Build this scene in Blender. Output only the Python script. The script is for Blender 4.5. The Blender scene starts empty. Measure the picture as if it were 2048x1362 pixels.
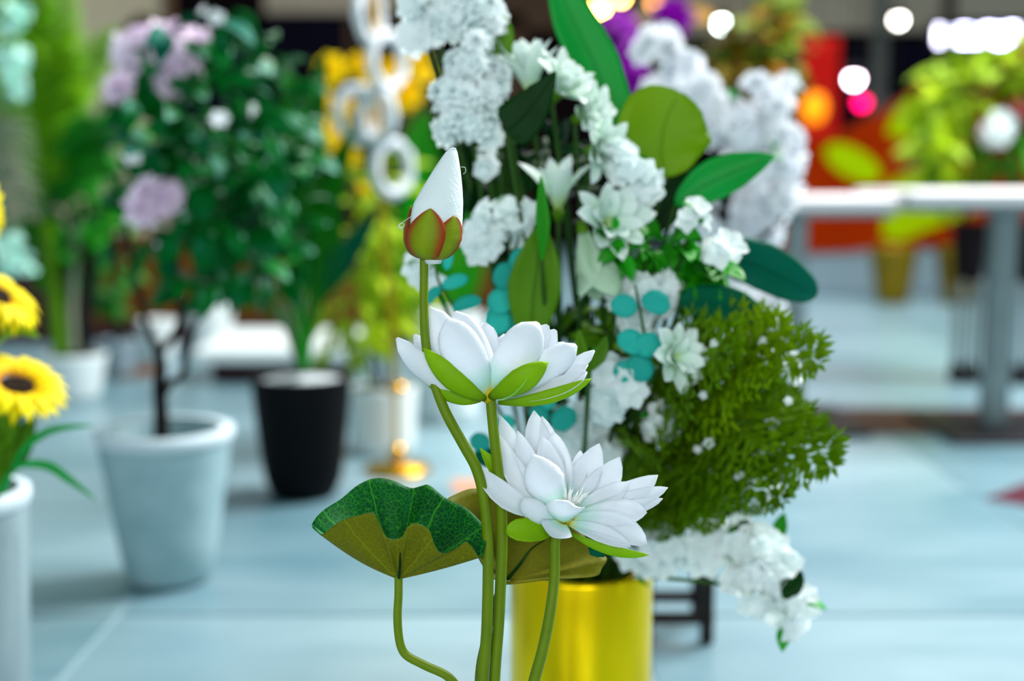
import bpy, math, random
from mathutils import Vector, Matrix
random.seed(11)
RU = random.uniform
V = Vector

# ------------------------------------------------------------------ camera
FPX = 2503.0                                   # focal length in pixels of the 2048 x 1362 frame
CAM_H, FOCUS = 0.80, 1.03
PITCH = math.atan(329.0 / FPX)
scene = bpy.context.scene
col = scene.collection
cd = bpy.data.cameras.new('camera'); cam = bpy.data.objects.new('camera', cd); col.objects.link(cam)
cam.location = (0, 0, CAM_H); cam.rotation_euler = (math.pi / 2 - PITCH, 0, 0)
cd.sensor_fit = 'HORIZONTAL'; cd.sensor_width = 36.0; cd.lens = 36.0 * FPX / 2048.0
cd.clip_start = 0.02; cd.clip_end = 100
cd.dof.use_dof = True; cd.dof.focus_distance = FOCUS; cd.dof.aperture_fstop = 2.1; cd.dof.aperture_blades = 0
scene.camera = cam

# ------------------------------------------------------------------ world, lights, exposure
w = bpy.data.worlds.new('world'); scene.world = w; w.use_nodes = True
bg = w.node_tree.nodes['Background']; bg.inputs[0].default_value = (0.66, 0.93, 1.0, 1); bg.inputs[1].default_value = 0.32
def area(name, loc, target, size, power, color):
    l = bpy.data.lights.new(name, 'AREA'); l.shape = 'RECTANGLE'; l.size, l.size_y = size; l.energy = power; l.color = color
    o = bpy.data.objects.new(name, l); col.objects.link(o); o.location = loc
    o.rotation_euler = (V(target) - V(loc)).to_track_quat('-Z', 'Y').to_euler(); return o
area('skylight', (2.8, 3.9, 4.4), (0.2, 2.6, 0.3), (2.4, 2.4), 500, (1.0, 0.98, 0.97))
area('front_fill_light', (-0.6, -3.6, 1.9), (0.1, 1.6, 0.7), (4.5, 2.0), 95, (0.97, 0.99, 1.0))  # unseen fill added behind the camera to brighten surfaces facing it
area('concourse_light', (1.0, 8.5, 5.0), (0.5, 7.0, 0), (7.0, 4.0), 260, (1.0, 0.97, 0.95))
scene.view_settings.view_transform = 'Standard'; scene.view_settings.look = 'None'
scene.view_settings.exposure = 0.44; scene.view_settings.gamma = 1.0; scene.view_settings.use_curve_mapping = False

# ------------------------------------------------------------------ pixel <-> world
CAMP = V((0, 0, CAM_H))
AF = V((0, math.cos(PITCH), -math.sin(PITCH))); AU = V((0, math.sin(PITCH), math.cos(PITCH))); AR = V((1, 0, 0))
def ray(x, y): return AF + AR * ((x - 1024) / FPX) - AU * ((y - 681) / FPX)
def at(x, y, Y): r = ray(x, y); return CAMP + r * (Y / r.y)
def on_floor(x, y, z=0.0): r = ray(x, y); return CAMP + r * ((z - CAM_H) / r.z)
def px(x, y, z=0.0, d=FOCUS):                  # z: pixels towards the camera from the depth d
    dd = d - z * d / FPX
    return CAMP + ray(x, y) * dd
def S(Y): return Y / FPX                       # metres per pixel at distance Y

# ------------------------------------------------------------------ materials
def lin(c): return tuple(((v / 255) / 12.92 if v / 255 <= .04045 else ((v / 255 + .055) / 1.055) ** 2.4) for v in c) + (1,)
MATS = {}
def mat(name, c1, c2=None, rough=.5, scale=30, trans=0.0, tcol=None, bump=0.0, metal=0, emit=0, spec=.2, rnd=.5, stint=None, stretch=None):
    m = bpy.data.materials.new(name); m.use_nodes = True; nt = m.node_tree; N, L = nt.nodes, nt.links
    b = N['Principled BSDF']; out = N['Material Output']
    c1 = lin(c1); c2 = lin(c2) if c2 else tuple(v * .8 for v in c1[:3]) + (1,)
    tc = N.new('ShaderNodeTexCoord'); no = N.new('ShaderNodeTexNoise'); no.inputs['Scale'].default_value = scale; no.inputs['Detail'].default_value = 4
    if stretch:
        mp = N.new('ShaderNodeMapping'); mp.inputs['Rotation'].default_value = (0, 0, stretch[0]); mp.inputs['Scale'].default_value = stretch[1]; no.inputs['Distortion'].default_value = .8
        L.new(tc.outputs['Object'], mp.inputs['Vector']); L.new(mp.outputs[0], no.inputs['Vector'])
    else: L.new(tc.outputs['Object'], no.inputs['Vector'])
    oi = N.new('ShaderNodeObjectInfo'); a = N.new('ShaderNodeMath'); a.operation = 'MULTIPLY'; a.inputs[1].default_value = rnd
    L.new(oi.outputs['Random'], a.inputs[0])
    k = N.new('ShaderNodeMath'); k.operation = 'MULTIPLY_ADD'; k.inputs[1].default_value = 1.0; k.use_clamp = True
    L.new(no.outputs['Fac'], k.inputs[0]); L.new(a.outputs[0], k.inputs[2])
    sb = N.new('ShaderNodeMath'); sb.operation = 'SUBTRACT'; sb.inputs[1].default_value = rnd * .5; L.new(k.outputs[0], sb.inputs[0])
    mx = N.new('ShaderNodeMix'); mx.data_type = 'RGBA'; mx.inputs['A'].default_value = c1; mx.inputs['B'].default_value = c2
    L.new(sb.outputs[0], mx.inputs['Factor']); L.new(mx.outputs['Result'], b.inputs['Base Color'])
    b.inputs['Roughness'].default_value = rough; b.inputs['Metallic'].default_value = metal; b.inputs['Specular IOR Level'].default_value = spec
    if stint: b.inputs['Specular Tint'].default_value = stint
    if emit: b.inputs['Emission Color'].default_value = c1; b.inputs['Emission Strength'].default_value = emit
    if bump:
        n2 = N.new('ShaderNodeTexNoise'); n2.inputs['Scale'].default_value = scale * 6; L.new(tc.outputs['Object'], n2.inputs['Vector'])
        bp = N.new('ShaderNodeBump'); bp.inputs['Strength'].default_value = bump; bp.inputs['Distance'].default_value = .002
        L.new(n2.outputs['Fac'], bp.inputs['Height']); L.new(bp.outputs[0], b.inputs['Normal'])
    if trans:
        t = N.new('ShaderNodeBsdfTranslucent'); ms = N.new('ShaderNodeMixShader'); ms.inputs[0].default_value = trans
        if tcol: t.inputs[0].default_value = lin(tcol)
        else: L.new(mx.outputs['Result'], t.inputs[0])
        L.new(b.outputs[0], ms.inputs[1]); L.new(t.outputs[0], ms.inputs[2]); L.new(ms.outputs[0], out.inputs['Surface'])
    MATS[name] = m; return m

def uv_tint(m, stops, axis=1, mid=False):
    """Blend along the UV of a petal or sepal: stops = [(pos, rgb)]; mid: distance from the blade's midline."""
    nt = m.node_tree; N, L = nt.nodes, nt.links
    uv = N.new('ShaderNodeUVMap'); sp = N.new('ShaderNodeSeparateXYZ'); L.new(uv.outputs[0], sp.inputs[0]); src = sp.outputs[axis]
    if mid:
        a = N.new('ShaderNodeMath'); a.operation = 'SUBTRACT'; a.inputs[1].default_value = .5; L.new(src, a.inputs[0])
        c = N.new('ShaderNodeMath'); c.operation = 'ABSOLUTE'; L.new(a.outputs[0], c.inputs[0])
        d = N.new('ShaderNodeMath'); d.operation = 'MULTIPLY'; d.inputs[1].default_value = 2; L.new(c.outputs[0], d.inputs[0])
        nz = N.new('ShaderNodeTexNoise'); nz.inputs['Scale'].default_value = 90
        e = N.new('ShaderNodeMath'); e.operation = 'MULTIPLY_ADD'; e.inputs[1].default_value = .25; L.new(nz.outputs['Fac'], e.inputs[0]); L.new(d.outputs[0], e.inputs[2]); src = e.outputs[0]
    cr = N.new('ShaderNodeValToRGB'); el = cr.color_ramp.elements
    el[0].position, el[0].color = stops[0][0], lin(stops[0][1]); el[1].position, el[1].color = stops[-1][0], lin(stops[-1][1])
    for p, c in stops[1:-1]: q = el.new(p); q.color = lin(c)
    L.new(src, cr.inputs[0])
    mult = N.new('ShaderNodeMix'); mult.data_type = 'RGBA'; mult.blend_type = 'MULTIPLY'; mult.inputs['Factor'].default_value = 1
    b = N['Principled BSDF']; old = b.inputs['Base Color'].links[0].from_socket
    L.new(old, mult.inputs['A']); L.new(cr.outputs[0], mult.inputs['B']); L.new(mult.outputs['Result'], b.inputs['Base Color'])
    for n in N:
        if n.type == 'BSDF_TRANSLUCENT' and n.inputs[0].links: L.new(mult.outputs['Result'], n.inputs[0])

def vein_mat(name, base, base2, vein, trans, ribs=13, rough=.35, cell=230, strength=.9):
    m = mat(name, base, base2, rough=rough, scale=25, trans=trans, spec=.25, rnd=0, stint=(.3, 1, .7, 1)); nt = m.node_tree; N, L = nt.nodes, nt.links
    tc = N.new('ShaderNodeTexCoord'); vo = N.new('ShaderNodeTexVoronoi'); vo.feature = 'DISTANCE_TO_EDGE'; vo.inputs['Scale'].default_value = cell
    nz = N.new('ShaderNodeTexNoise'); nz.inputs['Scale'].default_value = 120; mixv = N.new('ShaderNodeMix'); mixv.data_type = 'VECTOR'; mixv.inputs['Factor'].default_value = .004
    L.new(tc.outputs['Object'], nz.inputs['Vector']); L.new(tc.outputs['Object'], mixv.inputs['A']); L.new(nz.outputs['Color'], mixv.inputs['B']); L.new(mixv.outputs['Result'], vo.inputs['Vector'])
    mr = N.new('ShaderNodeMapRange'); mr.inputs['From Min'].default_value = .01; mr.inputs['From Max'].default_value = .06; mr.inputs['To Min'].default_value = strength * .75; mr.inputs['To Max'].default_value = 0
    L.new(vo.outputs['Distance'], mr.inputs['Value'])
    uv = N.new('ShaderNodeUVMap'); sp = N.new('ShaderNodeSeparateXYZ'); L.new(uv.outputs[0], sp.inputs[0])
    n3 = N.new('ShaderNodeTexNoise'); n3.inputs['Scale'].default_value = 45; L.new(tc.outputs['Object'], n3.inputs['Vector'])
    ad = N.new('ShaderNodeMath'); ad.operation = 'MULTIPLY_ADD'; ad.inputs[1].default_value = .018; L.new(n3.outputs['Fac'], ad.inputs[0]); L.new(sp.outputs[0], ad.inputs[2])
    ml = N.new('ShaderNodeMath'); ml.operation = 'MULTIPLY'; ml.inputs[1].default_value = ribs; L.new(ad.outputs[0], ml.inputs[0])
    fr = N.new('ShaderNodeMath'); fr.operation = 'FRACT'; L.new(ml.outputs[0], fr.inputs[0])
    su = N.new('ShaderNodeMath'); su.operation = 'SUBTRACT'; su.inputs[1].default_value = .5; L.new(fr.outputs[0], su.inputs[0])
    ab = N.new('ShaderNodeMath'); ab.operation = 'ABSOLUTE'; L.new(su.outputs[0], ab.inputs[0])
    r2 = N.new('ShaderNodeMath'); r2.operation = 'MULTIPLY'; L.new(ab.outputs[0], r2.inputs[0]); L.new(sp.outputs[1], r2.inputs[1])
    m2 = N.new('ShaderNodeMapRange'); m2.inputs['From Min'].default_value = .006; m2.inputs['From Max'].default_value = .02; m2.inputs['To Min'].default_value = strength; m2.inputs['To Max'].default_value = 0
    L.new(r2.outputs[0], m2.inputs['Value'])
    mm = N.new('ShaderNodeMath'); mm.operation = 'MAXIMUM'; L.new(mr.outputs[0], mm.inputs[0]); L.new(m2.outputs[0], mm.inputs[1])
    mx = N.new('ShaderNodeMix'); mx.data_type = 'RGBA'; b = N['Principled BSDF']; old = b.inputs['Base Color'].links[0].from_socket
    L.new(mm.outputs[0], mx.inputs['Factor']); L.new(old, mx.inputs['A']); mx.inputs['B'].default_value = lin(vein); L.new(mx.outputs['Result'], b.inputs['Base Color'])
    for n in N:
        if n.type == 'BSDF_TRANSLUCENT': L.new(mx.outputs['Result'], n.inputs[0])
    return m

# ------------------------------------------------------------------ scene graph helpers
def tag(o, label=None, cat=None, group=None, kind=None):
    if label: o['label'] = label
    if cat: o['category'] = cat
    if group: o['group'] = group
    if kind: o['kind'] = kind
    return o
def thing(name, label, cat, loc=(0, 0, 0), group=None, kind=None):
    o = bpy.data.objects.new(name, None); col.objects.link(o); o.location = loc; o.empty_display_size = .02
    return tag(o, label, cat, group, kind)
def wloc(o):
    p = V(o.location)
    while o.parent: o = o.parent; p = p + V(o.location)
    return p
def part(name, me, m=None, parent=None, M=None, label=None, kind=None):
    """M: world matrix of the part; meshes made in world space pass M=None and get shifted to their parent."""
    if m is not None and not me.materials: me.materials.append(m)
    o = bpy.data.objects.new(name, me); col.objects.link(o)
    if parent is not None:
        o.parent = parent
        o.matrix_local = Matrix.Translation(-wloc(parent)) @ (M if M is not None else Matrix.Identity(4))
    elif M is not None: o.matrix_world = M
    if label: o['label'] = label
    if kind: o['kind'] = kind
    return o
def mesh(name, vs, fs, uvs=None, smooth=True):
    me = bpy.data.meshes.new(name); me.from_pydata([tuple(v) for v in vs], [], fs)
    if smooth: me.polygons.foreach_set('use_smooth', [True] * len(fs))
    if uvs:
        ul = me.uv_layers.new(name='UVMap')
        ul.data.foreach_set('uv', [c for f in fs for i in f for c in uvs[i]])
    me.update(); return me
def crom(P, n, closed=False):
    P = [V(p) for p in P]; out = []; k = len(P)
    for s in range(n if closed else n + 1):
        t = s / n * (k if closed else k - 1); i = int(t); u = t - i
        if not closed and i >= k - 1: i, u = k - 2, 1.0
        g = (lambda j: P[j % k]) if closed else (lambda j: P[min(max(j, 0), k - 1)])
        a, b, c, d = g(i - 1), g(i), g(i + 1), g(i + 2)
        out.append(.5 * ((2 * b) + (c - a) * u + (2 * a - 5 * b + 4 * c - d) * u * u + (3 * b - a - 3 * c + d) * u ** 3))
    return out
def tube(P, R, n=8, seg=None, ridge=0):
    """Swept tube through P; R one radius or a list along the length."""
    seg = seg or max(4, (len(P) - 1) * 5); C = crom(P, seg) if len(P) > 2 else [V(P[0]).lerp(V(P[1]), i / seg) for i in range(seg + 1)]
    vs, fs = [], []; up = V((.3, .9, .2)); nrm = None
    for i, c in enumerate(C):
        t = (C[min(i + 1, seg)] - C[max(i - 1, 0)]).normalized()
        nrm = (up if nrm is None else nrm); nrm = (nrm - t * nrm.dot(t)).normalized(); b = t.cross(nrm)
        u = i / seg; r = R if not isinstance(R, (list, tuple)) else (lambda q: R[min(int(q), len(R) - 1)] * (1 - q % 1) + R[min(int(q) + 1, len(R) - 1)] * (q % 1))(u * (len(R) - 1))
        for k in range(n):
            a = 2 * math.pi * k / n; rr = r * (1 + ridge * math.cos(3 * a)); vs.append(c + (nrm * math.cos(a) + b * math.sin(a)) * rr)
    for i in range(seg):
        for k in range(n): fs.append((i * n + k, i * n + (k + 1) % n, (i + 1) * n + (k + 1) % n, (i + 1) * n + k))
    fs.append(tuple(range(n))[::-1]); fs.append(tuple(seg * n + k for k in range(n)))
    return mesh('tube', vs, fs)
def lathe(prof, n=40, wob=0):
    vs, fs = [], []; m = len(prof)
    for k in range(n):
        a = 2 * math.pi * k / n; q = 1 + wob * math.sin(5 * a)
        for r, z in prof: vs.append((r * math.cos(a) * q, r * math.sin(a) * q, z))
    for k in range(n):
        for j in range(m - 1):
            a, b = k * m + j, ((k + 1) % n) * m + j; fs.append((a, b, b + 1, a + 1))
    return mesh('lathe', vs, fs)
def box(sx, sy, sz, bev=.004, z0=True):
    """Box with chamfered edges, its base centred on the origin."""
    b = min(bev, sx / 2.5, sy / 2.5, sz / 2.5); X, Y, Z = sx / 2, sy / 2, sz; vs, fs = [], []
    for z, i in ((0, b), (b, 0), (Z - b, 0), (Z, b)):
        x, y = X - i, Y - i
        for p in ((x - b, y), (x, y - b), (x, -y + b), (x - b, -y), (-x + b, -y), (-x, -y + b), (-x, y - b), (-x + b, y)): vs.append((p[0], p[1], z if z0 else z - Z / 2))
    for l in range(3):
        for k in range(8): fs.append((l * 8 + (k + 1) % 8, l * 8 + k, (l + 1) * 8 + k, (l + 1) * 8 + (k + 1) % 8))
    fs.append(tuple(range(8))); fs.append(tuple(range(31, 23, -1)))
    return mesh('box', vs, fs, smooth=False)
def orient(pos, d, nrm=(0, 0, 1), sc=1.0, roll=0):
    y = V(d).normalized(); z = V(nrm); z = z - y * z.dot(y)
    if z.length < 1e-4: z = V((1, 0, 0)) - y * y.x
    z.normalize(); x = y.cross(z)
    if roll: x, z = x * math.cos(roll) + z * math.sin(roll), z * math.cos(roll) - x * math.sin(roll)
    s = (sc, sc, sc) if not isinstance(sc, (tuple, list)) else sc
    M = Matrix((x * s[0], y * s[1], z * s[2])).transposed().to_4x4(); M.translation = V(pos); return M
PROF = {'petal': [(0, .26), (.12, .48), (.3, .82), (.5, 1), (.7, .92), (.86, .62), (.95, .32), (1, .03)],
        'broad': [(0, .3), (.12, .58), (.3, .88), (.5, 1), (.72, .97), (.87, .78), (.95, .53), (1, .12)],
        'leaf': [(0, .06), (.1, .45), (.3, .9), (.45, 1), (.65, .84), (.82, .5), (.93, .22), (1, .02)],
        'blade': [(0, .35), (.2, .8), (.45, 1), (.7, .82), (.88, .45), (1, .03)],
        'round': [(0, .2), (.08, .55), (.25, .88), (.5, 1), (.75, .88), (.92, .55), (1, .12)],
        'heart': [(0, .3), (.06, .75), (.2, 1), (.45, .9), (.7, .6), (.9, .22), (1, .02)]}
def prof(kind, u):
    P = PROF[kind]
    for (a, x), (b, y) in zip(P, P[1:]):
        if u <= b: q = (u - a) / (b - a); return x + (y - x) * q
    return P[-1][1]
def blade(C, W, nhint, kind='petal', cup=.2, nv=6, wave=0, waves=3, jag=0, thick=0):
    """Blade surface along the points C (world), full width W, edges lifted towards nhint; thick gives it two faces."""
    nu = len(C) - 1; rows, nn = [], []
    for i, c in enumerate(C):
        t = (C[min(i + 1, nu)] - C[max(i - 1, 0)]).normalized(); n = V(nhint); n = (n - t * n.dot(t)).normalized(); x = t.cross(n); u = i / nu
        h = W / 2 * prof(kind, u) * (1 + (jag if i % 2 else -jag)); r = []
        for k in range(nv + 1):
            v = 2 * k / nv - 1
            r.append(c + x * h * v + n * (cup * h * v * v + wave * W * math.sin(u * waves * 6.28 + (1.5 if v > 0 else 0)) * abs(v) ** 2))
        rows.append(r); nn.append(n)
    vs, uv, fs = [], [], []; st = nv + 1; tot = len(C) * st
    for sgn in ((.5, -.5) if thick else (0,)):
        for i, r in enumerate(rows):
            for k, p in enumerate(r):
                e = 1 if 0 < k < nv and 0 < i < nu else .15
                vs.append(p + nn[i] * thick * sgn * e); uv.append((k / nv, i / nu))
    for i in range(nu):
        for k in range(nv):
            a = i * st + k; fs.append((a, a + 1, a + st + 1, a + st))
            if thick: fs.append((a + tot, a + st + tot, a + st + 1 + tot, a + 1 + tot))
    if thick:
        rim = [k for k in range(nv + 1)] + [i * st + nv for i in range(1, nu + 1)] + [nu * st + k for k in range(nv - 1, -1, -1)] + [i * st for i in range(nu - 1, 0, -1)]
        for a, b in zip(rim, rim[1:] + rim[:1]): fs.append((b, a, a + tot, b + tot))
    return mesh('blade', vs, fs, uv)
def bez(a, c, b, n): return [a * (1 - t) ** 2 + c * 2 * t * (1 - t) + b * t * t for t in [i / n for i in range(n + 1)]]
def leaf_mesh(W=.5, curl=.15, fold=.25, kind='leaf', nu=8, nv=4, wave=0, jag=0, thick=.012):
    """Unit leaf along +Y, normal +Z."""
    C = [V((0, t, curl * (math.sin(t * math.pi) - t * t))) for t in [i / nu for i in range(nu + 1)]]
    return blade(C, W, (0, 0, 1), kind, fold, nv, wave, jag=jag, thick=thick)
def merge(list_of_mesh_matrix):
    vs, fs, uv = [], [], []
    for me, M in list_of_mesh_matrix:
        o = len(vs); vs += [M @ v.co for v in me.vertices]; fs += [tuple(o + i for i in p.vertices) for p in me.polygons]
    return mesh('merged', vs, fs)
def rdir(): 
    while True:
        v = V((RU(-1, 1), RU(-1, 1), RU(-1, 1)))
        if .05 < v.length < 1: return v.normalized()
def floret_mesh(n=5, L=1.0, W=.75, open_=.9, whorls=1, kind='broad', cup=.25):
    pet = blade(bez(V((0, 0, 0)), V((0, .5, .18)), V((0, 1, .02)), 4), W, (0, 0, 1), kind, cup, 4, .03)
    out = []
    for wl in range(whorls):
        for k in range(n):
            a = 2 * math.pi * (k + .5 * wl) / n + RU(-.1, .1); e = open_ - .38 * wl + RU(-.08, .08); s = L * (1 - .22 * wl)
            d = V((math.cos(a) * math.sin(e * 1.57), math.sin(a) * math.sin(e * 1.57), math.cos(e * 1.57)))
            out.append((pet, orient((0, 0, .06 * wl), d, V((0, 0, 1)) - d * d.z * .2, s)))
    return merge(out)                          # faces +Z
def facing(pos, axis, sc, spin=None):          # place a +Z facing mesh
    q = V(axis).to_track_quat('Z', 'Y'); M = q.to_matrix().to_4x4() @ Matrix.Rotation(RU(0, 6.28) if spin is None else spin, 4, 'Z') @ Matrix.Scale(sc, 4)
    M.translation = V(pos); return M

# ------------------------------------------------------------------ material library
m_tile = mat('floor_tile', (146, 172, 180), (66, 110, 124), rough=.3, scale=1.5, rnd=.3, spec=.5, stretch=(.6, (1, 3.2, 1)))
m_grout = mat('floor_joint', (156, 182, 188), (140, 168, 176), rough=.7)
m_strip = mat('brown_inlay', (92, 52, 8), (60, 26, 14), rough=.6, scale=5)
m_maroon = mat('maroon_inlay', (84, 0, 34), (54, 0, 22), rough=.6)
m_cream = mat('cream_wall', (176, 164, 138), (150, 140, 120), rough=.8, scale=2)
m_fascia = mat('fascia', (186, 168, 150), (160, 140, 118), rough=.7, scale=2)
m_dark = mat('dark_shopfront', (14, 10, 16), (24, 12, 8), rough=.9, scale=1.5, spec=.03)
m_navy = mat('dark_glass', (16, 14, 34), (8, 6, 16), rough=.8, scale=2, spec=.05)
m_frame = mat('brown_frame', (84, 56, 34), (58, 36, 22), rough=.5, scale=3)
m_white = mat('white_ceramic', (232, 240, 240), (214, 226, 228), rough=.35, scale=8)
m_concrete = mat('pale_concrete', (170, 196, 202), (104, 146, 154), rough=.75, scale=14, bump=.5)
m_grooved = mat('grooved_grey', (170, 190, 196), (84, 112, 120), rough=.7, scale=16, bump=.3, stretch=(0, (1.5, 1.5, .25)))
m_rimc = mat('pale_rim', (206, 220, 228), (186, 206, 214), rough=.6, scale=20)
m_black = mat('black_pot', (5, 7, 12), (3, 4, 7), spec=.1, rough=.6, scale=20)
m_gravel = mat('white_gravel', (226, 234, 238), (170, 184, 190), rough=.8, scale=160, bump=.8)
m_soil = mat('dark_soil', (30, 40, 34), (18, 22, 18), rough=.95, scale=120, bump=.8)
m_gold = mat('polished_gold', (255, 220, 10), (250, 204, 6), rough=.24, scale=6, metal=.85, rnd=0)
m_brass = mat('brass', (232, 176, 30), (200, 146, 20), rough=.22, scale=10, metal=.95, rnd=0)
m_olpot = mat('antique_gold_pot', (140, 116, 20), (96, 74, 14), rough=.4, scale=8, metal=.5)
m_wood = mat('brown_plank', (116, 72, 6), (72, 40, 6), rough=.55, scale=6)
m_darkwood = mat('dark_plank', (64, 30, 34), (44, 20, 24), rough=.6, scale=6)
m_darkleg = mat('dark_timber', (36, 24, 22), (22, 14, 14), rough=.5, scale=30)
m_bark = mat('bark', (30, 24, 20), (14, 16, 16), rough=.9, scale=60, bump=.8)
m_steel = mat('brushed_steel', (150, 160, 160), (120, 130, 132), rough=.35, scale=10, metal=.6)
m_top = mat('white_tabletop', (226, 222, 222), (212, 210, 212), rough=.4, scale=4)
m_post = mat('grey_green_post', (84, 92, 86), (40, 46, 44), rough=.7, scale=8)
m_plate = mat('black_plate', (20, 20, 28), (12, 12, 16), rough=.4)
m_fabric = mat('black_upholstery', (16, 12, 16), (30, 16, 20), rough=.9)
m_orange = mat('orange_board', (150, 42, 0), (126, 26, 0), spec=.03, rough=.9, scale=3)
m_lime = mat('lime_print', (160, 190, 0), (146, 172, 0), spec=.03, rough=.9, scale=3)
m_greyp = mat('grey_plinth', (140, 160, 170), (122, 142, 152), rough=.7, scale=3)
m_red = mat('red_drape', (226, 20, 4), (190, 8, 2), rough=.7, scale=3)
m_petal = mat('white_petal', (246, 248, 252), (236, 242, 248), rough=.6, scale=60, trans=.3, bump=.25, spec=.25, rnd=.2)
uv_tint(m_petal, [(0, (244, 232, 70)), (.05, (232, 240, 150)), (.16, (214, 246, 232)), (.4, (255, 255, 255))])
m_bud = mat('bud_petal', (246, 252, 252), (232, 244, 244), rough=.75, scale=60, trans=.1, bump=.3, spec=.2, rnd=.2)
m_sepal = mat('lime_sepal', (160, 206, 0), (134, 186, 0), rough=.5, scale=60, trans=.3, bump=.2, rnd=.4)
uv_tint(m_sepal, [(0, (190, 190, 90)), (.2, (235, 240, 200)), (1, (255, 255, 255))])
m_bsepal = mat('red_edged_sepal', (255, 255, 255), (225, 225, 225), rough=.55, scale=120, trans=.1, bump=.2, rnd=.1)
uv_tint(m_bsepal, [(.15, (142, 164, 4)), (.55, (134, 148, 4)), (.9, (156, 80, 12)), (1, (172, 60, 14))], axis=0, mid=True)
m_stem = mat('stem_green', (110, 134, 0), (84, 112, 0), rough=.45, scale=50, rnd=.3)
m_stem2 = mat('bouquet_stem', (52, 92, 20), (30, 70, 16), rough=.5, scale=40)
m_recep = mat('yellow_receptacle', (216, 186, 14), (190, 170, 20), rough=.6, scale=80)
m_thread = mat('white_thread', (240, 244, 246), rough=.8)
m_lotus_in = vein_mat('lotus_upper', (0, 6, 0), (0, 104, 30), (60, 160, 14), .03, cell=240, rough=.5, strength=.65)
m_lotus_out = vein_mat('lotus_under', (102, 104, 0), (124, 120, 0), (150, 160, 20), .2, strength=.6, rough=.6)
m_lotus_out2 = vein_mat('lotus_under_plain', (100, 100, 0), (120, 112, 0), (132, 130, 12), .2, strength=.35, cell=60, rough=.6)
m_flow = mat('white_floret', (252, 254, 255), (236, 250, 248), rough=.6, scale=40, trans=.25, spec=.1, rnd=.6)
m_bloom = mat('white_bloom', (252, 255, 254), (242, 252, 248), rough=.55, scale=40, trans=.3, spec=.25, rnd=.3)
uv_tint(m_bloom, [(0, (206, 224, 60)), (.15, (224, 244, 170)), (.4, (236, 252, 240)), (1, (255, 255, 255))])
m_pale = mat('pale_green_bloom', (196, 228, 190), (220, 240, 220), rough=.55, scale=30, trans=.35)
m_blos = mat('lilac_white_blossom', (255, 255, 255), (238, 242, 250), rough=.65, scale=30, trans=.2, rnd=.6)
m_pink = mat('lilac_pink_blossom', (255, 244, 254), (242, 214, 242), rough=.65, scale=30, trans=.2)
m_mint = mat('mint_floret', (214, 246, 238), (150, 224, 200), rough=.6, scale=30, trans=.2)
m_dleaf = mat('dark_leaf', (0, 104, 20), (0, 26, 8), rough=.36, scale=14, spec=.26, rnd=1.2, stint=(.15, .8, .9, 1))
m_mleaf = mat('mid_leaf', (20, 140, 6), (0, 60, 4), rough=.45, scale=14, trans=.1, rnd=.8)
m_bleaf = mat('bright_leaf', (20, 176, 8), (40, 120, 0), rough=.4, scale=20, trans=.25, rnd=.8)
m_lleaf = mat('lime_leaf', (186, 212, 0), (104, 160, 0), rough=.5, scale=14, trans=.3, rnd=.8)
m_oleaf = mat('olive_leaf', (98, 150, 0), (64, 116, 0), rough=.45, scale=20, trans=.25, rnd=.5)
m_teal = mat('teal_leaf', (50, 206, 190), (0, 132, 120), rough=.6, scale=30, trans=.1, rnd=.8)
m_tdark = mat('dark_teal_leaf', (0, 92, 76), (0, 74, 30), rough=.55, scale=14, rnd=.6, spec=.2, stint=(.2, 1, .9, 1))
m_emer = mat('emerald_leaf', (0, 176, 76), (0, 146, 36), rough=.4, scale=12, trans=.25, rnd=.2)
m_palm = mat('palm_green', (150, 204, 0), (60, 146, 0), rough=.45, scale=10, trans=.25, rnd=.6)
m_plume = mat('pale_plume', (156, 166, 140), (120, 140, 110), rough=.7, scale=20, trans=.2)
m_round = mat('lime_round_leaf', (138, 178, 0), (110, 156, 0), rough=.5, scale=20, trans=.3, rnd=.1)
m_fern = mat('fern_green', (116, 152, 0), (40, 100, 0), rough=.5, scale=30, trans=.25, rnd=.9)
m_vdark = mat('deep_green_leaf', (0, 58, 4), (0, 34, 2), spec=.1, rough=.5, scale=30)
m_sun = mat('sunflower_petal', (255, 246, 0), (255, 232, 0), rough=.55, scale=20, trans=.3, rnd=.5)
uv_tint(m_sun, [(0, (250, 150, 20)), (.25, (255, 235, 150)), (.6, (255, 255, 255))])
m_disc = mat('sunflower_disc', (44, 26, 8), (22, 16, 8), rough=.95, scale=120, bump=1)
m_yel = mat('yellow_bloom', (255, 232, 0), (255, 206, 0), rough=.55, scale=20, trans=.25, rnd=.5)
m_purp = mat('purple_bloom', (150, 0, 172), (100, 0, 128), rough=.55, scale=20, trans=.2, rnd=.5)
m_rust = mat('rust_foliage', (150, 92, 0), (86, 110, 0), rough=.6, scale=14, trans=.2, rnd=.9)
m_olive2 = mat('olive_shrub_leaf', (104, 124, 0), (60, 84, 0), rough=.6, scale=14, trans=.15, rnd=.8)
m_redleaf = mat('red_brown_foliage', (124, 14, 0), (84, 6, 0), rough=.6, scale=14, rnd=.6)
m_ringw = mat('white_ring', (228, 232, 236), (206, 214, 220), rough=.8, scale=60, bump=1)

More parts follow.
